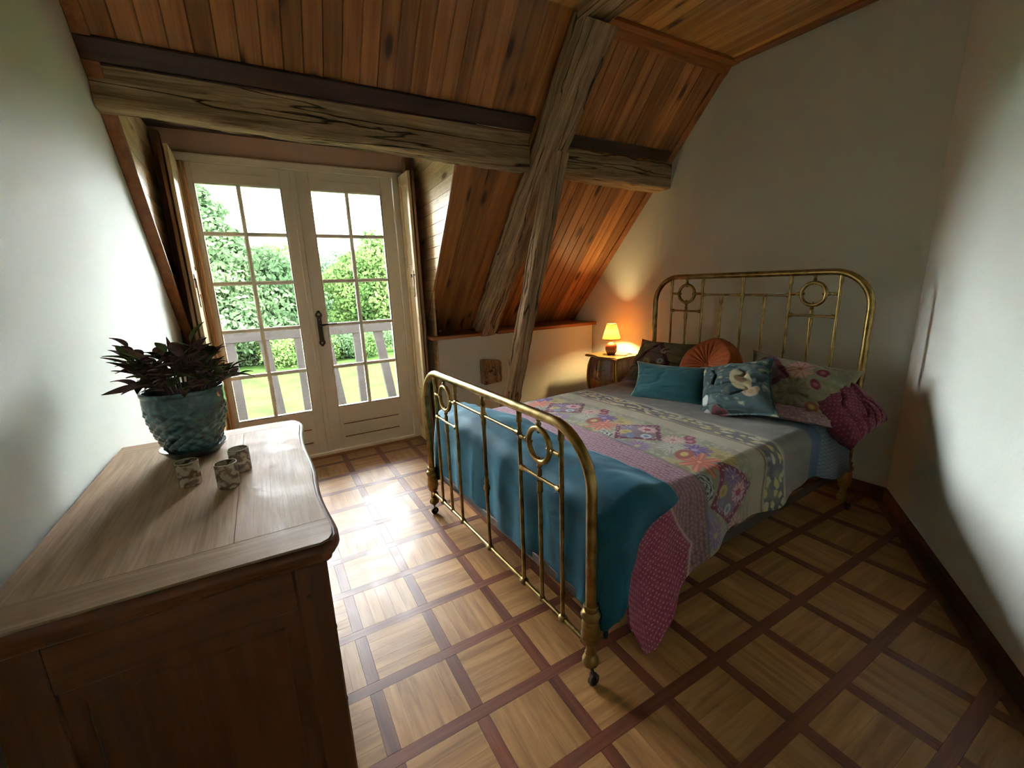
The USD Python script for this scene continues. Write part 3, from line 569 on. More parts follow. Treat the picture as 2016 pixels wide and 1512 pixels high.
# ------------------------------------------------------------------ brass bed (local axes: u towards the head, v towards the windows)
BF = A(.845, .988, 0); BA = math.radians(2.5); BW, BL = 1.44, 2.03
bu, bv = A(math.cos(BA), math.sin(BA), 0), A(-math.sin(BA), math.cos(BA), 0)
def L2W(P):
    P = np.asarray(P, float); return BF + P[..., :1] * bu + P[..., 1:2] * bv + P[..., 2:] * A(0, 0, 1)
bed = xf('brass_bed', loc=tuple(BF), rz=2.5, label='antique brass bed with hooped ends, ring ornaments and castors', cat='bed')
def bed_end(name, u, ztop, zmid, zcross, zlow, zring, extra, caster_dir):
    e = xf(name, bed); R = .20; s = lambda m: m
    arc = [(u, 0, .30)] + [(u, 0, z) for z in np.linspace(.34, ztop - R, 8)] + [(u, R - R * math.cos(t), ztop - R + R * math.sin(t)) for t in np.linspace(0, np.pi / 2, 12)[1:]]
    arc += [(u, v, ztop) for v in np.linspace(R, BW - R, 10)[1:]] + [(u, BW - R + R * math.sin(t), ztop - R + R * math.cos(t)) for t in np.linspace(0, np.pi / 2, 12)[1:]] + [(u, BW, z) for z in np.linspace(ztop - R, .30, 9)[1:]]
    obj('hoop', tube(arc, .0188, 18), M['brass'], e, smooth=50)
    prof = [(.001, .305), (.024, .305), (.027, .298), (.024, .290), (.024, .284), (.031, .278), (.036, .266), (.031, .252), (.027, .248), (.031, .240), (.033, .215), (.033, .195), (.036, .185), (.033, .172), (.026, .165), (.029, .158), (.026, .150), (.018, .145), (.017, .115), (.021, .108), (.018, .100), (.024, .092), (.030, .078), (.028, .062), (.016, .052), (.013, .046), (.001, .046)]
    for v in (0, BW):
        obj('foot_casting', lathe(prof, 22, (u, v, 0)), M['brass_cast'], e, smooth=45)
        cx, cy = u + caster_dir[0], v + caster_dir[1]
        fk = MB().add(tube([(u, v, .055), (cx * .6 + u * .4, cy * .6 + v * .4, .045), (cx, cy - .014, .028)], .006, 8), tube([(u, v, .055), (cx * .6 + u * .4, cy * .6 + v * .4, .045), (cx, cy + .014, .028)], .006, 8))
        fk.add(lathe([(.001, -.009), (.018, -.009), (.0225, -.006), (.0225, .006), (.018, .009), (.001, .009)], 18, (cx, cy, .0228), (0, 1, 0)))
        obj('castor', fk, M['caster'], e, smooth=45)
    def spindle(v, z0, z1, knobs=()):
        r = .0085; p = [(.001, z0 - .012), (.009, z0 - .008), (.013, z0), (.009, z0 + .012), (r, z0 + .02)]
        for k in knobs: p += [(r, k - .045), (.0115, k - .038), (.0105, k - .016), (.015, k - .010), (.0165, k), (.015, k + .010), (.0105, k + .016), (.0115, k + .038), (r, k + .045)]
        p += [(r, z1 - .05), (.0125, z1 - .044), (.011, z1 - .02), (.012, z1), (.001, z1)]
        obj('spindle', lathe(p, 14, (u, v, 0)), M['brass'], e, smooth=45)
    zt = ztop - .016
    for v in (.155, .42, 1.02, 1.285): spindle(v, zlow, zt)
    for v in (.288, 1.152): spindle(v, zlow, zcross - .012)
    if extra:
        spindle(.72, zlow, zt, (zmid,))
        for v in (.57, .87): spindle(v, zlow, zmid - .012)
    else: spindle(.72, zlow, zt, (zmid, zlow + .32))
    def rail(v0, v1, z, r, collars=True):
        L = v1 - v0; p = [(.001, 0), (r * 1.7, .0), (r * 1.7, .02), (r, .026), (r, L - .026), (r * 1.7, L - .02), (r * 1.7, L), (.001, L)]
        obj('cross_rail', lathe(p, 12, (u, v0, z), (0, 1, 0)), M['brass'], e, smooth=45)
    rail(.42, 1.02, zmid, .0072)
    for a, b in ((.155, .42), (1.02, 1.285)): rail(a + .006, b - .006, zcross, .0072)
    rail(.018, BW - .018, zlow, .0095)
    for v in (.155, .42, .72, 1.02, 1.285): obj('rail_collar', lathe([(.010, -.016), (.0155, -.012), (.018, 0), (.0155, .012), (.010, .016)], 14, (u, v, zlow), (0, 1, 0)), M['brass_cast'], e, smooth=45)
    for v in (.288, 1.152):
        t = np.linspace(0, 2 * np.pi, 41)[:-1]
        rv, rf = tube(np.c_[np.full(40, u), v + .066 * np.cos(t), zring + .066 * np.sin(t)], .011, 12, closed=True)
        obj('ring', (rv, rf), M['brass'], e, smooth=True)
        for dv, dz in ((1, 0), (-1, 0), (0, 1), (0, -1)):
            end = .125 if dv else (ztop - zring - .018 if dz > 0 else zring - zcross - .008)
            obj('ring_connector', lathe([(.001, .046), (.006, .048), (.0075, .054), (.006, .060), (.006, .074), (.0105, .080), (.0105, .086), (.0065, .092), (.0065, max(.094, end - .03)), (.0095, max(.096, end - .024)), (.0095, end), (.001, end)], 12, (u, v, zring), (0, dv, dz)), M['brass_cast'], e, smooth=45)
    return e
bed_end('footboard', 0.0, .925, .815, .672, .135, .805, False, (-.012, -.03))
bed_end('headboard', BL, 1.400, 1.268, 1.146, .44, 1.275, True, (.012, -.03))
for v in (.012, BW - .012): obj('side_rail', MB().add(box(.018, BL - .018, v - .004, v + .004, .225, .275, .002), box(.018, BL - .018, min(v, v + (.03 if v < 1 else -.03)), max(v, v + (.03 if v < 1 else -.03)), .225, .229)), M['steel'], bed)
obj('end_rail', MB().add(box(.034, .040, .03, BW - .03, .232, .272, .002), box(.034, .066, .03, BW - .03, .268, .274, .002)), M['steel'], bed)
obj('end_rail', box(BL - .058, BL - .052, .03, BW - .03, .240, .282, .002), M['steel'], bed)
obj('mattress_base', box(.09, BL - .06, .035, BW - .035, .286, .31, .004), M['steel'], bed)
mt = trimesh.creation.box((1.86, 1.36, .255)); mt = mt.subdivide().subdivide().subdivide().subdivide()
mv = np.array(mt.vertices) / A(.93, .68, .1275); mvv = np.sign(mv) * np.abs(mv); sq = np.maximum(np.abs(mv), 1e-9)
mv = mv * (1 - .10 * np.clip((np.abs(mv[:, [1, 2, 0]]) - .8) / .2, 0, 1) * np.clip((np.abs(mv) - .8) / .2, 0, 1))
obj('mattress', (L2W(mv * A(.93, .68, .1275) + A(1.03, .72, .4385)), np.array(mt.faces)), M['ticking'], smooth=50, label='pale mattress lying on the brass bed under the quilt', cat='mattress')

# ------------------------------------------------------------------ prints for the bedding (flat colour in cloth coordinates, s from the foot, t across)
def mixc(c, m, col):
    m = np.clip(m, 0, 1)[..., None]; return c * (1 - m) + np.asarray(col, float) * m
C = lambda r, g, b: np.array([r, g, b]) / 255.0
def sm(x, a, b): t = np.clip((x - a) / (b - a), 0, 1); return t * t * (3 - 2 * t)
def nz(s, t, f, seed=0): return meshkit.fbm(np.stack([s * f, t * f, np.full_like(s, .37)], -1), 3, seed)
def hsh(i, j, k): x = np.sin(i * 127.1 + j * 311.7 + k * 74.7) * 43758.5453; return x - np.floor(x)
def blobs(s, t, cell, seed, jit=.8, asp=1.0):
    """distance (in cells) to the nearest jittered point, and that point's random number"""
    x, y = s / cell, t / cell; bi, bj = np.floor(x), np.floor(y); best = np.full_like(s, 9.0); rid = np.zeros_like(s)
    for di in (-1, 0, 1):
        for dj in (-1, 0, 1):
            i, j = bi + di, bj + dj
            px, py = i + .5 + (hsh(i, j, seed) - .5) * jit, j + .5 + (hsh(i, j, seed + 1) - .5) * jit
            d = np.hypot((x - px) * asp, y - py); m = d < best; best = np.where(m, d, best); rid = np.where(m, hsh(i, j, seed + 2), rid)
    return best, rid
def flower(c, s, t, cs, ct, R, n, col, col2, ph=0.0, core=.22, sharp=.45):
    ds, dt = s - cs, t - ct; r = np.hypot(ds, dt) / R; th = np.arctan2(dt, ds) + ph
    edge = (1 - sharp) + sharp * np.abs(np.cos(th * n / 2)); k = sm(edge - r, 0, .08)
    c = mixc(c, k, col); vein = sm(np.abs(np.cos(th * n / 2)), .93, .99) * k * (r > .2); c = mixc(c, vein * .8, col2)
    return mixc(c, sm(core - r, 0, .06), col2)
def oval(c, s, t, cs, ct, a, b, ang, col, col2=None):
    ca, sa = math.cos(ang), math.sin(ang); ds, dt = s - cs, t - ct; x, y = (ds * ca + dt * sa) / a, (-ds * sa + dt * ca) / b; r = np.hypot(x, y)
    c = mixc(c, sm(1 - r, 0, .12), col)
    return c if col2 is None else mixc(c, sm(.5 - r, 0, .15), col2)
def rose(c, s, t, cs, ct, R, dark, lightc):
    ds, dt = s - cs, t - ct; r = np.hypot(ds, dt) / R; th = np.arctan2(dt, ds); w = r + .07 * np.sin(5 * th + 9 * r)
    c = mixc(c, sm(1 - w, 0, .06), lightc)
    return mixc(c, sm(np.sin(w * 24 + th), .1, .5) * sm(1 - w, 0, .06), dark)
def quilt_print(s, t, side=None):
    """patchwork bands that run across the bed; side = how far the cloth hangs down the near side"""
    b = np.zeros_like(s) if side is None else side
    c = np.empty(s.shape + (3,)); c[:] = C(176, 132, 148)
    wv = (nz(s, t, 3.0, 5) - .5) * .05
    # mauve ground with a small woven motif
    k1, _r = blobs(s, t + np.floor(s / .019) * .0095, .019, 77, .35, 1.3); k1 = 1 - k1 * 2.6
    c = mixc(c, sm(k1, .25, .75) * .75, C(214, 184, 190)); c = mixc(c, sm(-k1, .45, .8) * .7, C(140, 88, 112))
    br = sm(b, .02, .12) * .8; c = mixc(c, br * .7, C(146, 108, 98) + np.clip(k1, -1, 1)[..., None] * .14)
    # raspberry end with pale stars, stitched edge
    sr = .335 + .62 * np.minimum(b, .28) - .25 * np.maximum(b - .28, 0)
    ras = sm(sr - s, -.003, .003); q = .026; u1, u2 = (s + t) / q, (s - t) / q
    st = np.abs(u1 - np.round(u1)) * np.abs(u2 - np.round(u2)); dd = np.hypot(u1 - np.round(u1), u2 - np.round(u2))
    rc = np.empty_like(c); rc[:] = C(150, 48, 78); rc = mixc(rc, sm(nz(s, t, 60, 3), .45, .6) * .6, C(178, 78, 104)); rc = mixc(rc, (sm(.012 - st, 0, .01) * sm(.42 - dd, 0, .1)) * .7, C(206, 138, 150)); rc = mixc(rc, sm(.17 - dd, 0, .05), C(232, 200, 200))
    c = c * (1 - ras[..., None]) + rc * ras[..., None]
    dash = sm(.006 - np.abs(s - sr - .012), 0, .002) * (np.sin((t + b) * 2 * np.pi / .05) > -.2); c = mixc(c, dash * .9, C(226, 176, 166))
    # flowered patchwork band on sage
    sp, sc = .595 + wv * 1.2, .955 + wv * .6; band = sm(s - sp, -.002, .002) * sm(sc - s, -.002, .002)
    f = np.empty_like(c); f[:] = C(172, 168, 140); f = mixc(f, sm(nz(s, t, 16, 7), .45, .58) * .75, C(142, 150, 122)); d0, r0 = blobs(s, t, .032, 11); f = mixc(f, sm(.36 - d0, 0, .1) * (r0 > .45) * .8, C(196, 190, 160)); f = mixc(f, sm(.30 - np.abs(d0 - .25) * 4, 0, .2) * (r0 < .3) * .7, C(120, 138, 120))
    for k in (-2, -1, 0, 1):
        cs, ct = .782, .497 + .59 * k; r = lambda a, e: (cs + a, ct + e)
        f = oval(f, s, t, *r(-.20, -.06), .05, .13, .25, C(150, 142, 172), C(118, 112, 150)); f = oval(f, s, t, *r(-.165, .20), .045, .10, -.2, C(190, 176, 120), C(150, 140, 92))
        f = flower(f, s, t, *r(-.15, -.13), .075, 9, C(146, 118, 172), C(196, 180, 120), .3)
        f = flower(f, s, t, *r(-.035, -.235), .085, 13, C(196, 190, 170), C(120, 118, 110), .1, .12)
        f = oval(f, s, t, *r(-.05, -.315), .060, .040, .2, C(170, 84, 66), C(222, 190, 104)); f = oval(f, s, t, *r(.105, -.235), .042, .028, .5, C(148, 46, 74), C(196, 120, 130)); f = oval(f, s, t, *r(.150, -.20), .042, .028, .3, C(138, 40, 70), C(190, 110, 124))
        f = flower(f, s, t, *r(.062, -.17), .07, 8, C(222, 186, 172), C(180, 110, 100), .2)
        f = flower(f, s, t, *r(.055, .17), .075, 10, C(202, 184, 110), C(160, 140, 74), 0, .3, .2); f = flower(f, s, t, *r(.075, .235), .06, 10, C(192, 174, 104), C(150, 132, 70), .4, .3, .2)
        f = flower(f, s, t, *r(.025, .275), .085, 9, C(112, 72, 140), C(170, 150, 200), .2)
        f = flower(f, s, t, *r(-.065, .19), .105, 8, C(214, 104, 76), C(240, 170, 140), .35, .12, .62)
        f = rose(f, s, t, *r(-.185, .085), .062, C(50, 54, 56), C(206, 206, 196))
        dm = np.abs(s - cs) / .172 + np.abs(t - ct) / .152; sq = sm(1 - dm, 0, .03)
        g = np.empty_like(f); g[:] = C(112, 28, 64); g = mixc(g, sm(.80 - dm, 0, .03), C(136, 112, 128))
        g = oval(g, s, t, *r(-.06, .03), .038, .032, 0, C(204, 180, 104), C(178, 150, 80)); g = flower(g, s, t, *r(.06, -.01), .055, 7, C(230, 190, 190), C(170, 60, 90), 0, .35, .25); g = oval(g, s, t, *r(-.02, -.07), .035, .028, .3, C(196, 206, 214), C(108, 136, 170)); g = flower(g, s, t, *r(.02, .07), .045, 9, C(116, 86, 150), C(200, 190, 170)); g = oval(g, s, t, *r(-.08, -.02), .04, .024, .8, C(120, 134, 164))
        dots = blobs(s, t, .021, 31, .5); g = mixc(g, sm(.30 - dots[0], 0, .1) * (dm > .70) * (dots[1] > .45), C(226, 176, 176))
        f = f * (1 - sq[..., None]) + g * sq[..., None]
    f = mixc(f, sm(.006 - np.abs(s - sp - .006), 0, .002) * .7, C(120, 110, 92))
    c = c * (1 - band[..., None]) + f * band[..., None]
    # cream band, brown line, yellow and navy petals
    cr = sm(s - sc, 0, .004); c = mixc(c, cr, C(188, 178, 148) ); c = mixc(c, cr * sm(nz(s, t, 14, 2), .42, .6) * .4, C(206, 198, 168))
    c = mixc(c, sm(.007 - np.abs(s - 1.062 - wv * .3), 0, .003), C(134, 104, 78))
    yb = sm(s - 1.072 - wv * .3, 0, .006) * sm(1.205 - s + wv, 0, .02); d1, r1 = blobs(s + (nz(s, t, 25, 33) - .5) * .03, t + (nz(s, t, 25, 34) - .5) * .05, .042, 21, .85, 1.9)
    yc = np.empty_like(c); yc[:] = C(92, 94, 100); yc = mixc(yc, sm(nz(s, t, 22, 9), .42, .56), C(128, 122, 108)); yc = mixc(yc, sm(.58 - d1, 0, .12) * (r1 > .2), C(214, 200, 128)); yc = mixc(yc, sm(.52 - d1, 0, .12) * (r1 > .7), C(212, 202, 176))
    c = c * (1 - yb[..., None]) + yc * yb[..., None]
    # taupe ground, blue band, blue grey knit
    tp = sm(s - 1.20, 0, .03); c = mixc(c, tp, C(128, 122, 112)); d2, r2 = blobs(s, t, .075, 41, .9, .8); c = mixc(c, tp * sm(.42 - d2, 0, .3) * (r2 > .5) * .35, C(158, 156, 150))
    bl = sm(s - 1.50 - wv, 0, .01); c = mixc(c, bl, C(72, 96, 118)); kn = sm(s - 1.60 - wv, 0, .01); kp = np.sin(t * 2 * np.pi / .022 + np.sin(s * 2 * np.pi / .03) * 1.2)
    c = mixc(c, kn, C(98, 112, 124)); c = mixc(c, kn * sm(kp, .3, .8) * .6, C(150, 160, 166))
    g = c.mean(-1, keepdims=True); c = (g + (c - g) * .85) * .90
    return lin(np.clip(c, 0, 1))

# ------------------------------------------------------------------ quilt and velvet throw draped over the mattress
def drape(s, b, far, edge_v=.055, far_v=1.385, z=.60, R=.06, flare=.05, top=None):
    """s along the bed; b arc length over the near edge, far over the far edge"""
    ph = np.minimum(np.maximum(b, 0) / R, np.pi / 2); rest = np.maximum(np.maximum(b, 0) - R * np.pi / 2, 0)
    return R * np.sin(ph) + rest * flare, R * (1 - np.cos(ph)) + rest * (1 - flare * .5)
ns, nt = 380, 440
S = np.linspace(.165, 1.965, ns)
HEM = np.interp(S, [.165, .21, .258, .30, .385, .44, .52, .60, .73, .82, 1.16, 1.30, 1.44, 1.60, 1.86, 1.965], [.46, .55, .665, .62, .545, .455, .39, .36, .335, .315, .325, .31, .295, .30, .375, .36])
tau = np.linspace(0, 1, nt); tn, tf = .055, 1.385
T = 1.385 + .22 - tau[None] * (1.385 + .22 - (tn - HEM[:, None])); SS = np.broadcast_to(S[:, None], T.shape).copy()
bn, bf = np.maximum(tn - T, 0), np.maximum(T - tf, 0)
on_, dn = drape(SS, bn, None); of, df = drape(SS, bf, None)
V = np.clip(T, tn, tf) - on_ + of
puff = (meshkit.fbm(np.stack([SS * 3.0, T * 3.0, T * 0], -1), 3, 4) - .5)
crown = 1 - np.clip(np.abs((T - .72) / .70), 0, 1) ** 4; under = sm(.40 - SS, 0, .08)
Z = .598 - .014 * under + .016 * crown + puff * .030 * (.35 + .65 * crown) - dn - df
w = np.clip(bn / .25, 0, 1); V = V - w * (.016 * np.sin(SS * 11.0 + 1.0) + .010 * np.sin(SS * 23.0)) - np.clip((bn - .3) / .3, 0, 1) * .035
V = V + .012 * under * np.clip(bn / .05, 0, 1)
U = SS + w * .012 * np.sin(SS * 9 + bn * 6)
P = L2W(np.stack([U, V, Z], -1)); COL = quilt_print(SS, T, bn)
m, c = cloth(P, .010, COL)
obj('quilt', m, M['print'], smooth=True, colors=c, label='patchwork print quilt of flowered bands spread over the brass bed', cat='quilt')

nb, na = 150, 190
vt = np.linspace(0, 1, nb); tt = 1.40 + .16 - vt * (1.40 + .16 - (.05 - .40))
bN = np.maximum(.05 - tt, 0); bF = np.maximum(tt - 1.40, 0)
smax = np.where(bN > 0, np.interp(bN, [0, .066, .078, .12, .19, .26, .40], [.378, .394, .368, .285, .18, .13, .115]), np.interp(tt, [.05, .4, .9, 1.15, 1.45], [.375, .372, .345, .27, .25]))
aa = np.linspace(0, 1, na)
EU = .115
Sg = -.315 + aa[:, None] * (smax[None] + .315); Tg = np.broadcast_to(tt[None], Sg.shape)
a_ = np.maximum(EU - Sg, 0); b_ = np.maximum(.05 - Tg, 0) ; f_ = np.maximum(Tg - 1.40, 0)
e_ = np.maximum(b_, f_); hy = np.maximum(np.hypot(a_, e_), 1e-9); dirx, diry = a_ / hy, e_ / hy; dd = np.maximum(a_, e_) + .25 * np.minimum(a_, e_)
o, dn = drape(Sg, dd, None, R=.055, flare=.03)
lump = meshkit.fbm(np.stack([Sg * 4.0, Tg * 4.0, Sg * 0], -1), 3, 14) - .5
hang = np.clip(dd / .2, 0, 1)
fold = hang * (.016 * np.sin(Tg * 13 + 2 * a_) + .012 * np.sin(Tg * 29 + 1.0) + .02 * lump)
Zt = .634 + .030 * np.exp(-((Tg - 1.0) / .35) ** 2) + .045 * lump + .02 * np.exp(-((Sg - .22) / .09) ** 2)
Uu = np.maximum(Sg, EU) - dirx * (np.minimum(o, .066) + fold * .5); Vv = np.clip(Tg, .05, 1.40) + np.where(b_ > 0, -1, 1) * (diry * (o + .030 + fold * .3) + np.clip(b_ / .25, 0, 1) * (.016 * np.sin(Sg * 11 + 1) + .010 * np.sin(Sg * 23)) * np.clip((Sg - EU + .02) / .08, 0, 1))
Zz = Zt - dn; Uu = np.maximum(Uu, .030)
m, _ = cloth(L2W(np.stack([Uu, Vv, Zz], -1)), .016)
obj('velvet_throw', m, M['velvet'], smooth=True, label='teal velvet throw folded over the foot of the bed', cat='throw')

# ------------------------------------------------------------------ pillows and cushions
def pillow(name, label, c, a, b, th, mat, fn=None, seed=0, n=90, wrinkle=.007, pinch=.13, flat=2.4, flange=0.0, cat='pillow', group=None):
    c, a, b = map(lambda x: np.asarray(x, float), (c, a, b)); nrm = np.cross(a, b); nrm /= np.linalg.norm(nrm)
    x = np.linspace(-1, 1, n); X, Y = np.meshgrid(x, x, indexing='ij')
    e = 1 - flange; xi, yi = np.clip(X / e, -1, 1), np.clip(Y / e, -1, 1)
    H = np.maximum((1 - np.abs(xi) ** flat) * (1 - np.abs(yi) ** flat), 0) ** .55
    k = 1 - pinch * (1 - X ** 2) ** .8 * np.abs(Y) ** 3 ; k2 = 1 - pinch * (1 - Y ** 2) ** .8 * np.abs(X) ** 3
    la, lb = np.linalg.norm(a), np.linalg.norm(b); px, py = X * k2, Y * k
    wr = (meshkit.fbm(np.stack([X * la * 14, Y * lb * 14, X * 0 + seed], -1), 3, seed) - .5) * 2 * wrinkle
    rid = np.abs(meshkit.fbm(np.stack([X * la * 7, Y * lb * 18, X * 0 + seed * 3.1], -1), 2, seed + 5) - .5); wr = wr - wrinkle * 1.6 * np.exp(-(rid / .04) ** 2)
    sh = []
    for sgn in (1, -1):
        P = c + px[..., None] * a + py[..., None] * b + nrm * (sgn * (H * th / 2 + wr * np.clip(H * 2, 0, 1) + .0025))[..., None]; sh.append(P)
    f = gridf(n, n); v = np.vstack([sh[0].reshape(-1, 3), sh[1].reshape(-1, 3)]); q = n * n
    ed = [*[(i, 0) for i in range(n)], *[(n - 1, j) for j in range(1, n)], *[(i, n - 1) for i in range(n - 2, -1, -1)], *[(0, j) for j in range(n - 2, 0, -1)]]
    ix = np.array([i * n + j for i, j in ed]); jx = np.roll(ix, -1)
    f = np.vstack([f, f[:, ::-1] + q, np.c_[ix, jx + q, jx], np.c_[ix, ix + q, jx + q]])
    col = None
    if fn is not None: cc = fn(X * la, Y * lb).reshape(-1, 3); col = np.vstack([cc, cc])
    return L2W(v), f, col, L2W(np.array([sh[0][i, j] * .5 + sh[1][i, j] * .5 for i, j in ed]))
def pat_floral(x, y, ox=0.0, oy=0.0): return quilt_print(.78 + ox + y * 1.0, .5 + oy + x * 1.0)
def pat_olive(x, y):
    c = np.empty(x.shape + (3,)); c[:] = C(150, 132, 92); c = mixc(c, sm(nz(x, y, 12, 3), .45, .6) * .5, C(122, 110, 78)); d, r = blobs(x, y, .05, 61); c = mixc(c, sm(.4 - d, 0, .2) * (r > .5) * .4, C(178, 158, 112))
    dm = np.abs(x + .02) / .17 + np.abs(y + .04) / .20; g = np.empty_like(c); g[:] = C(104, 34, 60); g = mixc(g, sm(.78 - dm, 0, .03), C(138, 112, 96)); g = oval(g, x, y, .05, .06, .03, .026, 0, C(206, 176, 160), C(150, 70, 90)); g = oval(g, x, y, .06, -.03, .03, .022, 0, C(190, 196, 190), C(108, 130, 140)); g = oval(g, x, y, -.07, -.05, .045, .04, 0, C(196, 164, 96), C(170, 130, 70))
    k = sm(1 - dm, 0, .03); c = c * (1 - k[..., None]) + g * k[..., None]
    c = mixc(c, sm(-.20 - x, 0, .05), C(176, 96, 66)); c = mixc(c, sm(-.20 - x, 0, .05) * sm(np.sin(y * 90), .2, .7) * .6, C(204, 150, 104)); e = sm(-y - .16, 0, .03) * sm(-.1 - x, 0, .06); c = mixc(c, e, C(190, 150, 146) * .95)
    return lin(mute(c))
def pat_sage(x, y):
    c = np.empty(x.shape + (3,)); c[:] = C(164, 156, 116); c = mixc(c, sm(nz(x, y, 14, 3), .45, .6) * .5, C(140, 138, 100)); d, r = blobs(x, y, .035, 71); c = mixc(c, sm(.4 - d, 0, .2) * (r > .6) * .5, C(186, 178, 140))
    dm = np.abs(x + .16) / .15 + np.abs(y - .02) / .17; k = sm(1 - dm, 0, .03); c = mixc(c, k, C(104, 36, 48)); c = mixc(c, sm(.7 - dm, 0, .03), C(126, 92, 84))
    c = flower(c, x, y, .02, .085, .075, 8, C(222, 168, 142), C(176, 96, 84), .2, .2, .25); c = oval(c, x, y, .13, .09, .034, .024, .4, C(140, 40, 52), C(186, 100, 100)); c = oval(c, x, y, .115, .01, .034, .024, -.7, C(140, 40, 52), C(186, 100, 100))
    c = flower(c, x, y, .02, -.06, .09, 12, C(150, 136, 96), C(120, 104, 70), .1, .3, .25); c = oval(c, x, y, .13, -.12, .036, .03, 0, C(170, 90, 60), C(214, 176, 88))
    return lin(mute(c))
def pat_green(x, y):
    wx = (nz(x, y, 10, 51) - .5) * .10; wy = (nz(x, y, 10, 52) - .5) * .10; x = x + wx; y = y + wy
    c = np.empty(x.shape + (3,)); c[:] = C(78, 104, 106); n1 = nz(x, y, 9, 5); c = mixc(c, sm(n1, .48, .6) * .8, C(54, 78, 82)); c = mixc(c, sm(nz(x, y, 16, 15), .56, .66) * .7, C(138, 154, 142)); c = mixc(c, sm(nz(x + 3, y, 11, 25), .58, .68) * .6, C(120, 100, 88))
    d, r = blobs(x, y, .06, 81, .9, .6); c = mixc(c, sm(.24 - d, 0, .14) * (r > .7) * .8, C(204, 194, 154)); d, r = blobs(x, y, .028, 83, .9, .7); c = mixc(c, sm(.32 - d, 0, .2) * (r < .22) * .7, C(150, 166, 150))
    c = oval(c, x, y, .06, .01, .055, .085, .3, C(206, 190, 140), C(140, 116, 74)); c = oval(c, x, y, .11, -.08, .05, .035, .5, C(216, 186, 150), C(196, 160, 116)); c = oval(c, x, y, -.10, -.20, .045, .04, 0, C(140, 72, 74), C(104, 52, 60)); c = oval(c, x, y, -.17, -.19, .03, .03, 0, C(226, 204, 206), C(220, 150, 160)); c = oval(c, x, y, -.16, -.11, .022, .034, 0, C(222, 224, 214)); c = oval(c, x, y, -.22, .13, .05, .02, .3, C(208, 200, 150))
    return lin(mute(c))
def mute(c, k=.78, d=.85):
    g = c.mean(-1, keepdims=True); return (g + (c - g) * d) * k
def pat_rasp(x, y):
    q = .026; u1, u2 = (x + y) / q, (x - y) / q; dd = np.hypot(u1 - np.round(u1), u2 - np.round(u2)); c = np.empty(x.shape + (3,)); c[:] = C(120, 36, 56); c = mixc(c, sm(nz(x, y, 50, 3), .45, .6) * .5, C(146, 56, 78)); c = mixc(c, sm(.2 - dd, 0, .1) * .7, C(196, 120, 134)); return lin(mute(c))
def pat_pink(x, y):
    d, r = blobs(x, y, .022, 91); c = np.empty(x.shape + (3,)); c[:] = C(190, 146, 148); c = mixc(c, sm(.3 - d, 0, .1), C(216, 190, 184)); c = mixc(c, sm(.25 - d, 0, .1) * (r > .6), C(150, 84, 96)); return lin(mute(c))
def add_pillow(name, label, *a, fn=None, mat='print', cat='pillow', piping=False, **k):
    v, f, col, ed = pillow(name, label, *a, M[mat], fn=fn, **k)
    if piping:
        x = xf(name, label=label, cat=cat); obj('cover', (v, f), M[mat], x, smooth=60, colors=None) if col is None else obj('cover', (v, f), M[mat], x, smooth=True, colors=col)
        obj('piping', tube(ed, .0045, 6, closed=True), M['piping'], x, smooth=True); return x
    return obj(name, (v, f), M[mat], smooth=True, colors=col, label=label, cat=cat)
add_pillow('pillow', 'olive floral pillow leaning on the far end of the headboard', (1.80, 1.165, .765), (.0, -.30, .01), (.115, .0, .160), .21, fn=pat_olive, seed=1, flange=.06, n=110)
add_pillow('pillow', 'sage green floral pillow leaning on the near end of the headboard, red ovals', (1.76, .215, .755), (.03, -.29, -.03), (.125, .015, .150), .20, fn=pat_sage, seed=2, flange=.07, n=110)
add_pillow('pillow', 'blue green floral crumpled pillow lying in front beside the teal cushion', (1.515, .42, .750), (.03, -.215, .055), (.145, .10, .130), .17, fn=pat_green, seed=3, flange=.08, n=130, wrinkle=.011)
add_pillow('pillow', 'flat pink speckled pillow peeping out under the two floral pillows', (1.68, .20, .652), (.05, -.24, -.005), (.17, .03, .012), .075, fn=pat_pink, seed=4, flange=.08)
add_pillow('pillow', 'raspberry pillow slumped over the near edge of the mattress by the headboard', (1.80, -.03, .668), (-.01, -.125, -.10), (.15, -.02, .055), .19, fn=pat_rasp, seed=5, n=100, wrinkle=.012, flat=3.2, pinch=.05)
add_pillow('cushion', 'plain teal rectangular cushion with pale piping propped before the pillows', (1.475, .845, .715), (.085, -.235, .0), (.070, .03, .115), .12, mat='teal', seed=6, cat='cushion', piping=True, wrinkle=.003, n=70)
# round pleated cushion
cu = xf('round_cushion', label='round rust orange velvet cushion with pleats gathered to a button', cat='cushion')
cc, ax, Rr, hh = A(1.70, .715, .815), A(-.80, .06, .60), .205, .075
ax /= np.linalg.norm(ax)
pr = [(.004, .028), (.03, .040), (.07, .062), (.12, .075), (.165, .068), (.195, .042), (.205, .0), (.195, -.042), (.165, -.068), (.12, -.075), (.07, -.062), (.03, -.040), (.004, -.028)]
rr = np.array(pr); t_ = np.linspace(0, 1, len(rr)); tt_ = np.linspace(0, 1, 49); rr = np.c_[np.interp(tt_, t_, rr[:, 0]), np.interp(tt_, t_, rr[:, 1])]
def pleat(R, Tt, Zz):
    k = np.exp(-((R - .075) / .07) ** 2); p = np.abs(np.sin(Tt * 11 + .5 * np.sin(Tt * 3))) ; return R + .004 * np.sin(Tt * 5) * R / .2, Zz - np.sign(Zz) * k * .014 * (1 - p) ** 2
v, f = lathe(rr, 160, (0, 0, 0), ax, fn=pleat)
obj('cover', (L2W(v + cc), f), M['orange_velvet'], cu, smooth=True)
bv_, bf_ = lathe([(.001, .008), (.010, .007), (.016, .002), (.016, -.002), (.010, -.007), (.001, -.008)], 20, ax * .030, ax)
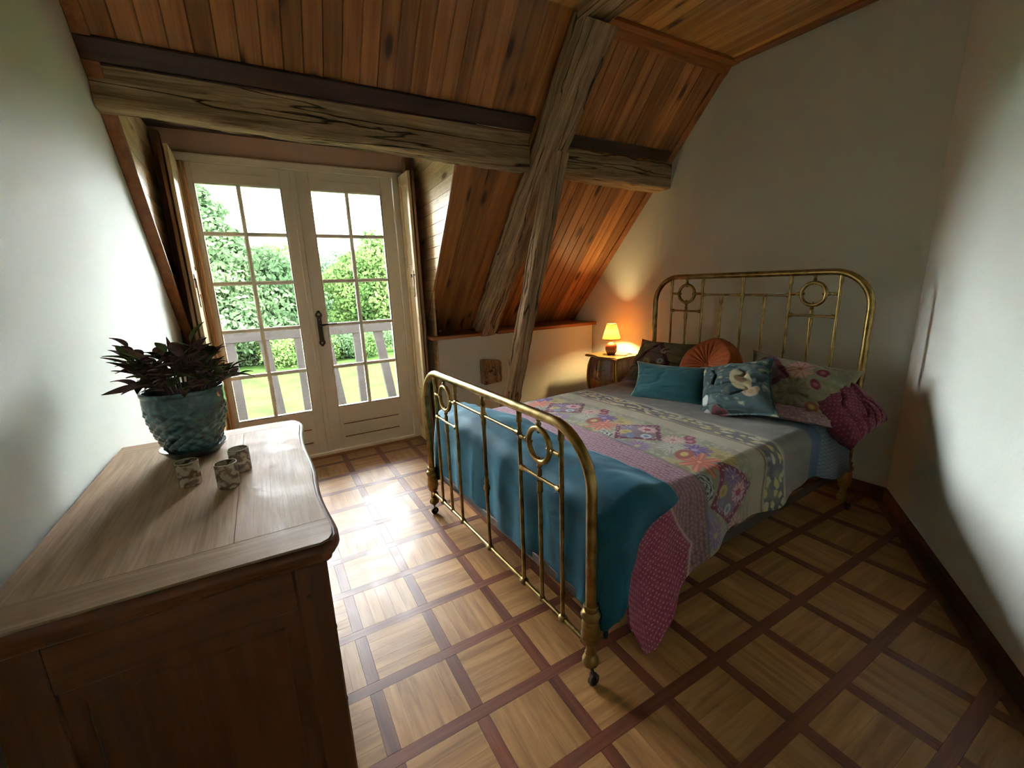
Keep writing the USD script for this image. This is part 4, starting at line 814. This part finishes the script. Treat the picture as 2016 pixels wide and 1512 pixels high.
obj('button', (L2W(bv_ + cc), bf_), M['orange_velvet'], cu, smooth=60)

# ------------------------------------------------------------------ nightstand and lamp
NX, NY, NA = 2.885, 3.075, math.radians(3.5)
nx_, ny_ = A(-math.cos(NA), -math.sin(NA), 0), A(-math.sin(NA), math.cos(NA), 0)      # nx_: its front, towards the room
def NW(P): P = np.asarray(P, float); return A(NX, NY, 0) + P[..., :1] * nx_ + P[..., 1:2] * ny_ + P[..., 2:] * A(0, 0, 1)
def outline(k=1.0, wav=.022, hw=.185, fd=.165, bd=-.165, n=26, tx=0.0):
    """half width hw; front edge serpentine; sides bowed"""
    y = np.linspace(-1, 1, n); fr = np.c_[fd * k + wav * np.cos(y * np.pi * 1.5) * (1 - .3 * y * y) - wav * .6, y * hw * k]
    x = np.linspace(1, 0, 10)[1:]; e = fr[-1]; sd = np.c_[bd + (e[0] - bd) * x, e[1] - wav * .55 * np.sin(x * np.pi) ** 2]
    sd2 = np.c_[sd[::-1][:, 0], -sd[::-1][:, 1]]
    return np.vstack([fr, sd, sd2[:-0] if 0 else sd2])
def loft(levels, cap=True):
    n = len(levels[0][0]); v = np.vstack([np.c_[o, np.full(n, z)] for o, z in levels]); f = []
    for r in range(len(levels) - 1):
        for i in range(n):
            j = (i + 1) % n; f += [[r * n + i, r * n + j, (r + 1) * n + j], [r * n + i, (r + 1) * n + j, (r + 1) * n + i]]
    v = np.vstack([v, np.r_[levels[0][0].mean(0), levels[0][1]][None], np.r_[levels[-1][0].mean(0), levels[-1][1]][None]]); t = (len(levels) - 1) * n
    f += [[len(v) - 2, (i + 1) % n, i] for i in range(n)] + [[len(v) - 1, t + i, t + (i + 1) % n] for i in range(n)]
    return v, np.array(f)
ns_ = xf('nightstand', label='small bombe nightstand with gilt mounts in the corner under the lamp', cat='nightstand')
zz = np.linspace(.26, .672, 16); bulge = lambda z: .86 + .16 * math.sin((z - .26) / .412 * math.pi * .95) ** 1.3
v, f = loft([(outline(bulge(z)), z) for z in zz]); obj('body', (NW(v), f), M['nightwood'], ns_, smooth=50)
v, f = loft([(outline(1.06), .673), (outline(1.12), .678), (outline(1.13), .688), (outline(1.11), .696), (outline(1.09), .698)]); obj('top', (NW(v), f), M['nighttop'], ns_, smooth=35)
rimo = outline(1.125); obj('top_rim', tube(NW(np.c_[rimo, np.full(len(rimo), .684)]), .005, 8, closed=True), M['gilt'], ns_, smooth=True)
for sx, sy in ((1, -1), (1, 1), (-1, -1), (-1, 1)):
    def corner(z): o = outline(bulge(z) if z >= .26 else .86); i = 0 if (sx > 0 and sy < 0) else 25 if sx > 0 else 34 if sy > 0 else 35; return o[i]
    leg = [(*(corner(.30) * 1.0), .30), (*(corner(.26) * 1.01), .24), (*(corner(.26) * 1.0), .16), (*(corner(.26) * .98), .08), (*(corner(.26) * 1.06), .012)]
    obj('leg', tube(NW(np.array(leg)), [.024, .021, .016, .013, .014], 12), M['nightwood'], ns_, smooth=50)
    if sx > 0:
        mtp = [(*(corner(z) * 1.012), z) for z in np.linspace(.33, .665, 14)]
        obj('gilt_mount', tube(NW(np.array(mtp)), [.006, .009, .013, .014, .012, .010, .009, .010, .012, .014, .016, .015, .012, .008], 10), M['gilt'], ns_, smooth=True)
for z0_, z1_ in ((.29, .47), (.485, .66)):                       # two drawer fronts with gilt frames
    n_ = 22; yy = np.linspace(-.80, .80, n_)
    def fr(z, k=0.0):
        o = outline(bulge(z))[:26]; t = np.linspace(-1, 1, 26); return np.c_[np.interp(yy, t, o[:, 0]) + .004 + k, np.interp(yy, t, o[:, 1]), np.full(n_, z)]
    P = np.stack([fr(z) for z in np.linspace(z0_ + .008, z1_ - .008, 8)]); dm_, _ = cloth(NW(P)[:, ::-1], .006)
    dr = obj('drawer', dm_, M['nightwood'], ns_, smooth=40)
    per = np.vstack([fr(z0_ + .012, .003), *[fr(z, .003)[-1:] for z in np.linspace(z0_ + .03, z1_ - .03, 4)], fr(z1_ - .012, .003)[::-1], *[fr(z, .003)[:1] for z in np.linspace(z1_ - .03, z0_ + .03, 4)]])
    obj('gilt_frame', tube(NW(per), .004, 6, closed=True), M['gilt'], dr, smooth=True)
    zc = (z0_ + z1_) / 2; pk = fr(zc, .004); hp = np.array([pk[7], pk[7] + A(.018, 0, 0), pk[9] + A(.024, 0, -.018), pk[11] + A(.026, 0, -.022), pk[13] + A(.024, 0, -.018), pk[14] + A(.018, 0, 0), pk[14]])
    obj('drawer_handle', tube(NW(hp), .004, 8), M['gilt'], dr, smooth=True)
LXY = A(2.865, 3.085)
lp = xf('table_lamp', loc=(LXY[0], LXY[1], .698), label='small lit table lamp with orange shade and round brown base', cat='lamp')
obj('base', lathe([(.001, 0), (.034, 0), (.036, .004), (.040, .010), (.052, .030), (.057, .054), (.054, .080), (.042, .102), (.024, .114), (.014, .120), (.013, .128), (.001, .128)], 40), M['ceramic'], lp, smooth=50)
obj('socket', lathe([(.001, .128), (.011, .128), (.011, .150), (.013, .152), (.013, .172), (.001, .172)], 20), M['gilt'], lp, smooth=40)
obj('bulb', lathe([(.001, .172), (.010, .176), (.019, .192), (.022, .206), (.018, .220), (.008, .228), (.001, .229)], 16), M['bulb'], lp, smooth=True)
sh = [(.0865, .148), (.0875, .149), (.0445, .292), (.0437, .291), (.0865, .149)]
obj('shade', lathe([(.0872, .148), (.0455, .292)], 48), M['shade'], lp, smooth=True)
obj('shade_band', MB().add(lathe([(.0866, .146), (.0884, .146), (.0880, .152), (.0862, .152), (.0866, .146)], 48), lathe([(.0448, .290), (.0464, .290), (.0462, .294), (.0446, .294), (.0448, .290)], 48)), M['shade'], lp, smooth=40)
obj('shade_carrier', MB().add(*[tube([(.012 * math.cos(a), .012 * math.sin(a), .168), (.045 * math.cos(a), .045 * math.sin(a), .288)], .0012, 6) for a in (0, 2.09, 4.19)]), M['gilt'], lp)
obj('flex', tube([(.0, -.05, .004), (-.005, -.09, .0035), (.03, -.14, .0035), (.075, -.14, .0035), (.10, -.11, .0035), (.13, -.10, .0035), (.165, -.11, .0035)], .003, 8), M['cord'], lp, smooth=True)

# ------------------------------------------------------------------ dresser
DT = .90
def serp(off=0.0, n=70):
    ctrl = np.array([(-.474, .877), (-.40, .876), (-.20, .874), (.0, .868), (.040, .866), (.062, .876), (.075, .900), (.0775, .935), (.074, .985), (.069, 1.05), (.066, 1.12), (.068, 1.20), (.0725, 1.28), (.0715, 1.36), (.067, 1.47), (.065, 1.56), (.068, 1.66), (.076, 1.745), (.079, 1.80), (.072, 1.845), (.050, 1.872), (.0, 1.880), (-.2, 1.880), (-.474, 1.880)])
    d = np.r_[0, np.cumsum(np.linalg.norm(np.diff(ctrl, axis=0), axis=1))]; t = np.unique(np.r_[np.linspace(0, d[-1], n), d])
    from scipy.interpolate import PchipInterpolator
    p = np.c_[PchipInterpolator(d, ctrl[:, 0])(t), PchipInterpolator(d, ctrl[:, 1])(t)]
    tg = np.gradient(p, axis=0); tg /= np.linalg.norm(tg, axis=1, keepdims=True); nn = np.c_[tg[:, 1], -tg[:, 0]]
    q = p + nn * off; q[:, 0] = np.maximum(q[:, 0], -.474); return q
ds = xf('dresser', label='cherry wood chest of drawers with serpentine top against the left wall', cat='dresser')
o0 = Polygon(serp(-.012)).buffer(0)
ins = MB()
pieces = [(sbox(-.6, .975, -.116, 1.79), 'y'), (sbox(-.1155, .975, .2, 1.79), 'y'), (sbox(-.6, .5, .2, .9745), 'x'), (sbox(-.6, 1.7905, .2, 2.2), 'x')]
tp = xf('top', ds)
for bx_, g in pieces:
    p = o0.intersection(bx_.buffer(-.0003)); v, f = extr(p, .016); obj('top_board', (v + A(0, 0, DT - .016), f), M['dresser_top' if g == 'y' else 'dresser_end'], tp)
lv = [(.0, DT - .0165), (-.016, DT - .0165), (-.011, DT - .005), (-.008, DT - .004), (-.004, DT - .006), (.0005, DT - .012), (.001, DT - .020), (-.003, DT - .030), (-.012, DT - .034), (-.012, DT - .042), (-.018, DT - .050), (-.026, DT - .054)]
v, f = loft([(serp(-.016), DT - .0165)] + [(serp(a), z) for a, z in lv[2:]]); f = f[:, ::-1]; obj('top_moulding', (v, f), M['dresser_x'], tp, smooth=40)
bx0, bx1, by0, by1, bz1 = -.470, .046, .905, 1.845, DT - .055
sd_ = xf('side_frame', ds)
for yf in (by0, by1 - .026):
    obj('stile', box(bx0, bx0 + .075, yf, yf + .026, .06, bz1, .002), M['dresser'], sd_); obj('stile', box(bx1 - .066, bx1, yf, yf + .05 if yf < 1 else yf + .026, .06, bz1, .004), M['dresser'], sd_)
    obj('rail', box(bx0 + .0752, bx1 - .0662, yf + .001, yf + .026, bz1 - .098, bz1, .002), M['dresser_x'], sd_); obj('rail', box(bx0 + .0752, bx1 - .0662, yf + .001, yf + .026, .10, .19, .002), M['dresser_x'], sd_)
    yo = yf + .012 if yf < 1 else yf + .002
    obj('side_panel', MB().add(box(bx0 + .07, bx1 - .06, yo, yo + .010, .185, bz1 - .095), box(bx0 + .105, bx1 - .095, yo - .004 if yf < 1 else yo + .008, yo + .004 if yf < 1 else yo + .016, .225, bz1 - .135, .006)), M['dresser'], sd_)
    obj('peg', lathe([(.001, 0), (.006, 0), (.006, .003), (.001, .0035)], 10, (bx1 - .045, yf if yf < 1 else yf + .026, bz1 - .078), (0, -1 if yf < 1 else 1, 0)), M['dresser'], sd_)
obj('back_panel', box(bx0, bx0 + .012, by0 + .028, by1 - .028, .08, bz1), M['dresser'], ds)
obj('bottom', box(bx0 + .012, bx1 - .02, by0 + .028, by1 - .028, .10, .12), M['dresser_y'], ds)
def dfront(y): return bx1 + .006 + .010 * math.cos((y - 1.375) / .47 * math.pi * 1.5)
for k, (z0_, z1_) in enumerate(((.125, .375), (.385, .605), (.615, .838))):
    yy = np.linspace(by0 + .056, by1 - .03, 30); P = np.stack([np.c_[[dfront(y) for y in yy], yy, np.full(30, z)] for z in np.linspace(z0_, z1_, 4)])
    dm_, _ = cloth(P[:, ::-1], .02); dr = obj('drawer', dm_, M['dresser_y'], ds, smooth=40)
    for yh in (1.13, 1.62):
        xh = dfront(yh); zc = (z0_ + z1_) / 2
        obj('drawer_knob', lathe([(.001, 0), (.010, 0), (.009, .003), (.005, .006), (.007, .010), (.006, .014), (.001, .015)], 14, (xh, yh, zc), (1, 0, 0)), M['iron'], dr, smooth=40)
obj('apron', box(bx1 - .02, bx1 + .004, by0 + .05, by1 - .03, .075, .122, .003), M['dresser_y'], ds)
for xx, yy in ((bx0 + .03, by0 + .03), (bx0 + .03, by1 - .03), (bx1 - .035, by0 + .035), (bx1 - .035, by1 - .035)): obj('foot', lathe([(.001, .0), (.022, .0), (.026, .012), (.024, .04), (.030, .06), (.001, .06)], 16, (xx, yy, 0)), M['dresser'], ds, smooth=40)

# ------------------------------------------------------------------ plant pot, saucer, candle holders on the dresser
PC = A(-.247, 1.66, 0)
obj('plant_saucer', (lambda vf: (vf[0] + PC + A(0, 0, DT), vf[1]))(lathe([(.001, .001), (.066, .001), (.070, .004), (.084, .020), (.090, .026), (.0915, .029), (.089, .030), (.080, .022), (.066, .010), (.001, .009)], 60)), M['saucer'], smooth=50, label='dark glazed round saucer under the plant pot on the dresser', cat='saucer')
pp = xf('potted_plant', loc=(PC[0], PC[1], DT + .0095), label='purple leaved trailing plant in a teal glazed pot on the dresser', cat='plant')
prof = [(.001, .0), (.062, .0), (.068, .006), (.080, .035), (.093, .075), (.102, .115), (.1065, .150), (.1075, .175), (.106, .192), (.109, .197), (.109, .206), (.104, .208), (.100, .205), (.099, .170), (.098, .150)]
pr = np.array(prof); dl = np.r_[0, np.cumsum(np.linalg.norm(np.diff(pr, axis=0), axis=1))]; tq = np.linspace(0, dl[-1], 120); pr = np.c_[np.interp(tq, dl, pr[:, 0]), np.interp(tq, dl, pr[:, 1])]
def weave(R, T, Z):
    env = np.clip((Z - .006) / .02, 0, 1) * np.clip((.165 - Z) / .02, 0, 1) * (R > .06); p = T * 15 / np.pi; q = Z / .0125
    a = p + q; b = p - q; d = np.abs(np.sin(a * np.pi / 2)) * np.abs(np.sin(b * np.pi / 2)); outer = np.arange(len(R))[:, None] < 86
    return R + outer * env * .0060 * (d ** .8 - .3), Z
obj('pot', lathe(pr, 240, fn=weave), M['pot'], pp, smooth=True)
obj('soil', lathe([(.001, .178), (.05, .180), (.0975, .174), (.0975, .165), (.001, .165)], 30), M['soil'], pp, smooth=60)
rng = np.random.default_rng(11)
def leaf_mesh(base, d, up, L, Wd, curl):
    d = d / np.linalg.norm(d); s = np.cross(d, up); s /= np.linalg.norm(s) + 1e-9; n = np.cross(s, d); m = 8; tt = np.linspace(0, 1, m); P = []
    for t in tt:
        c = base + d * L * (t - .12 * curl * t * t) - n * L * curl * .55 * t * t; w = Wd * (math.sin(math.pi * min(1, t * .96 + .04) ** .75) ** .9) + .0008
        P.append([c - s * w + n * w * .35, c, c + s * w + n * w * .35])
    return np.array(P)
nl = 0
stems = []
for k in range(46):
    az = k * 2.39996 + rng.normal(0, .15); out = rng.uniform(.25, 1.0); r0 = .065 * math.sqrt(rng.uniform(.05, 1)); b = A(r0 * math.cos(az), r0 * math.sin(az), .175); H = rng.uniform(.05, .165) * (1.34 - .74 * out); D = .02 + .085 * out
    e = b + A(D * math.cos(az), D * math.sin(az), H); mid = (b + e) / 2 + A(0, 0, .03); t = np.linspace(0, 1, 8)[:, None]; pth = b * (1 - t) ** 2 + 2 * mid * t * (1 - t) + e * t ** 2
    stems.append(tube(pth, np.linspace(.0035, .002, 8), 6)); nlv = 5
    for q in range(nlv):
        i = 3 + q if q < 4 else 7; p = pth[min(i, 7)]; tg = pth[min(i, 7)] - pth[min(i, 7) - 1]; tg /= np.linalg.norm(tg); a2 = az + (q % 2) * math.pi * .75 - .6 + rng.normal(0, .5); el = rng.uniform(.0, .75) if q < 4 else rng.uniform(.3, 1.2)
        dv = A(math.cos(a2) * math.cos(el), math.sin(a2) * math.cos(el), math.sin(el)) + tg * .5; L = rng.uniform(.05, .08); Pg = leaf_mesh(p, dv, A(0, 0, 1), L, L * .19, rng.uniform(.15, .9))
        if (Pg[:, :, 0] + PC[0]).min() < XL + .03: continue
        if Pg[:, :, 2].min() < .04: continue
        mm, _ = cloth(Pg, .0012); obj('leaf', mm, M['leaf_purple' if rng.uniform() < .68 else 'leaf_green'], pp, smooth=50); nl += 1
for dv, L, b in ((A(-.62, -.25, .72), .14, A(-.02, -.01, .25)), (A(.75, -.2, .5), .10, A(.04, 0, .27)), (A(-.1, -.1, 1), .10, A(.0, 0, .27)), (A(-1, -.2, -.15), .10, A(-.085, -.02, .235))):
    mm, _ = cloth(leaf_mesh(b, dv, A(.2, -.9, .3), L, L * .09, .1), .0012); obj('leaf', mm, M['leaf_purple'], pp, smooth=50)
obj('stems', MB().add(*stems), M['stem'], pp, smooth=50)
for lab, (x, y) in (('printed glass candle holder on the left, standing apart before the saucer', (-.230, 1.375)), ('printed glass candle holder on the right, nearest the dresser front', (-.138, 1.300)), ('printed glass candle holder right behind another, beside the saucer', (-.113, 1.405))):
    k = xf('candle_holder', loc=(x, y, DT), label=lab, cat='candle holder')
    obj('cup', lathe([(.001, .0), (.0245, .0), (.0262, .002), (.0262, .064), (.0252, .0655), (.0242, .064), (.0240, .004), (.001, .003)], 40), M['holder'], k, smooth=50)
    obj('rim', lathe([(.0240, .0645), (.0266, .0645), (.0266, .0668), (.0240, .0668), (.0240, .0645)], 40), M['piping'], k, smooth=40)
    obj('candle', lathe([(.001, .0032), (.0225, .0032), (.0228, .050), (.018, .052), (.001, .0515)], 30), M['wax'], k, smooth=40)
    obj('wick', tube([(0, 0, .0515), (.001, 0, .058), (.0025, 0, .060)], .0008, 6), M['black'], k)

# ------------------------------------------------------------------ balcony and garden
GZ = -2.75                                         # the lawn lies a storey below
bal = xf('balcony_railing', label='grey timber balcony railing with upright and slanting boards', cat='railing')
BY = 4.9
obj('top_rail', box(-1.2, 2.2, BY - .03, BY + .05, .935, 1.035, .004), M['rail_wood'], bal)
for x in (-1.0, -.305 + .0, .30, .845 + .03, 1.55): 
    obj('post', board((x, BY - .02, .935), (x, BY - .02, -.02), A(.045, 0, 0), A(0, -1, 0), .06, .004), M['rail_wood'], bal)
for xa, xb in ((-.66, -.58), (-.012, .035), (.555, .64), (1.095, 1.20), (1.80, 1.9)):
    obj('slanting_board', board((xa, BY - .015, .935), (xb + .01, BY - .015, -.02), A(.046, 0, 0), A(0, -1, 0), .055, .004), M['rail_wood'], bal)
obj('bottom_rail', box(-1.2, 2.2, BY - .02, BY + .04, -.06, -.0205, .004), M['rail_wood'], bal)
tag(obj('house_facade', MB().add(box(-8, 9, 3.9, 4.0, GZ, -.16), box(-8, XL - .16, 3.9, 4.0, -.16, .95), box(3.05, 9, 3.9, 4.0, -.16, .95)), M['facade']), kind='structure')
rf_ = MB().add(slab(-8, XL - .21, YT - .16, 4.45, .016, .15), slab(3.41, 9, YT - .16, 4.45, .016, .15))
for q in ([(-8, 2.05, 3.0), (9, 2.05, 3.0), (9, -2.2, 3.0), (-8, -2.2, 3.0)], [(-8, -2.2, 3.0), (9, -2.2, 3.0), (9, -5.2, -.4), (-8, -5.2, -.4)]): rf_.add(qprism(q, A(0, 0, .12)))
tag(obj('house_roof', rf_, M['sub']), kind='structure')
tag(obj('balcony_floor', box(-1.3, 2.3, 4.005, 5.0, -.16, -.065), M['rail_wood']), kind='structure')
tag(obj('lawn', box(-150, 150, 4.2, 190, GZ - .2, GZ), M['grass']), 'mown green lawn below the balcony', 'grass', kind='stuff')
tag(obj('sandy_path', box(6.5, 16, 44.5, 49, GZ - .05, GZ + .02), M['path']), 'pale sandy path at the far edge of the lawn', 'path')
def foliage(seed, blobs_, n, size):
    r = np.random.default_rng(seed); V = []; tot = sum(b[3] ** 2 for b in blobs_)
    for bx, by, bz, R, sq in blobs_:
        k = max(20, int(n * R * R / tot)); d = r.normal(size=(k, 3)); d /= np.linalg.norm(d, axis=1, keepdims=True); rad = R * (r.uniform(.35, 1.0, (k, 1)) ** .5) * (.85 + .3 * meshkit.noise(d * 2.3 + seed, seed)[:, None])
        c = A(bx, by, bz) + d * rad * A(1, 1, sq); nn = d + r.normal(0, .6, (k, 3)); nn /= np.linalg.norm(nn, axis=1, keepdims=True); u = np.cross(nn, r.normal(size=(k, 3))); u /= np.linalg.norm(u, axis=1, keepdims=True); w = np.cross(nn, u)
        s = size * r.uniform(.6, 1.3, (k, 1)); V.append(np.stack([c - u * s, c + w * s * .55, c + u * s, c - w * s * .55], 1))
    V = np.concatenate(V); V[..., 2] = np.maximum(V[..., 2], GZ + .02); n = len(V); q = np.arange(n)[:, None] * 4
    return V.reshape(-1, 3), np.vstack([q + A(0, 1, 2).astype(int), q + A(0, 2, 3).astype(int)])
def tree(label, az, dist, h, r, mat, seed, n=9000, size=.16, shape='round', group=None, cat='tree'):
    a = math.radians(az); x, y = dist * math.sin(a), dist * math.cos(a); rr = np.random.default_rng(seed); B = []
    for k in range(26):
        t = (k + .5) / 26; zc = GZ + h * (.12 + .80 * t); env = (1 - t) ** .8 * 1.05 + .05 if shape == 'cone' else math.sin(math.pi * (.10 + .86 * t)) ** .6
        an = k * 2.4 + rr.uniform(-.3, .3); q = r * env * rr.uniform(.35, .75); R = max(.35, r * env * rr.uniform(.40, .60) + .2); B.append((x + q * math.cos(an), y + q * math.sin(an), min(zc, GZ + h - R * .7), R, .85))
    tr = xf('tree', label=label, cat=cat, group=group)
    obj('crown', foliage(seed, B, n, size), mat, tr, kind='stuff')
    obj('trunk', tube([(x, y, GZ - .05), (x + .1, y, GZ + h * .3), (x, y + .1, GZ + h * .72)], [.02 * h + .08, .016 * h + .05, .03], 8), M['bark'], tr)
tree('tall dense dark tree rising on the left of the view', -3.9, 30, 11.0, 3.1, M['tree1'], 1, 26000, .17, 'cone')
tree('broad mid green tree right beside the tall dark one', .6, 33, 7.2, 3.0, M['tree1'], 2, 15000, .17)
tree('bright light green tree seen through the middle panes', 2.6, 42, 8.2, 3.4, M['tree2'], 3, 14000, .18)
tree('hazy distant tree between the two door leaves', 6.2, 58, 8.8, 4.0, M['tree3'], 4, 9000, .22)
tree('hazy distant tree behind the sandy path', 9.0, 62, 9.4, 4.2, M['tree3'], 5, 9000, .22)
tree('leafy green tree right of the sandy path', 11.0, 40, 7.4, 2.5, M['tree2'], 6, 12000, .18)
tree('taller bright tree at the right of the view', 14.0, 40, 9.0, 3.4, M['tree2'], 7, 14000, .18)
edge = (('green garden tree hidden left of the tall dark one', -12, 38, 9), ('green garden tree far out to the left beyond the wall', -21, 43, 10), ('green garden tree just right of the door frame', 19.5, 43, 9), ('green garden tree farthest out to the right', 28, 46, 9.5))
for k, (lab, az, d_, h_) in enumerate(edge): tree(lab, az, d_, h_, 3.0, M['tree1'], 20 + k, 6000, .24)
spots = ('leftmost', 'second from the left', 'third from the left', 'fourth from the left', 'fifth from the left', 'middle', 'fifth from the right', 'fourth from the right', 'third from the right', 'second from the right', 'rightmost')
for k in range(11):
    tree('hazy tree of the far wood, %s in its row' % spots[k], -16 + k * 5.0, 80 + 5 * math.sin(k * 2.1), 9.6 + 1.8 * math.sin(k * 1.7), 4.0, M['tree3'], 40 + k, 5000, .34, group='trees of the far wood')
def bush(label, az, dist, w, h, seed, mat):
    a = math.radians(az); x, y = dist * math.sin(a), dist * math.cos(a); r = np.random.default_rng(seed)
    B = [(x + r.uniform(-w, w) * .8, y + r.uniform(-.6, .6), GZ + h * r.uniform(.2, .62), h * r.uniform(.28, .42), .9) for _ in range(16)]
    tag(obj('bush', foliage(seed, B, 5200, .085), mat), label, 'bush')
bush('low dark bush beyond the railing on the left', -3.2, 29, 2.0, 1.5, 61, M['tree1'])
bush('low bush behind the white fence', -.3, 30, 1.8, 1.35, 62, M['tree2'])
bush('big round bush on the lawn in the left door leaf', 2.6, 27.5, 1.9, 2.3, 63, M['tree2'])
bush('dark bush on the lawn at the middle of the doors', 6.2, 28, 1.9, 1.9, 64, M['tree1'])
bush('bush on the lawn in the right door leaf', 9.0, 28, 1.9, 1.9, 65, M['tree2'])
bush('bush on the lawn at the far right of the doors', 12.4, 29, 2.2, 1.9, 66, M['tree1'])
fe = xf('garden_fence', label='small white rail fence on the lawn by the bushes', cat='fence')
fx, fy = 26.5 * math.sin(math.radians(1.6)), 28.0
for k in range(2): obj('post', box(fx - .55 + k * 1.05, fx - .47 + k * 1.05, fy - .04, fy + .04, GZ, GZ + .80), M['fence_white'], fe)
for z in (.42, .72): obj('rail', box(fx - .75, fx + .75, fy - .075, fy - .045, GZ + z - .03, GZ + z + .03), M['fence_white'], fe)
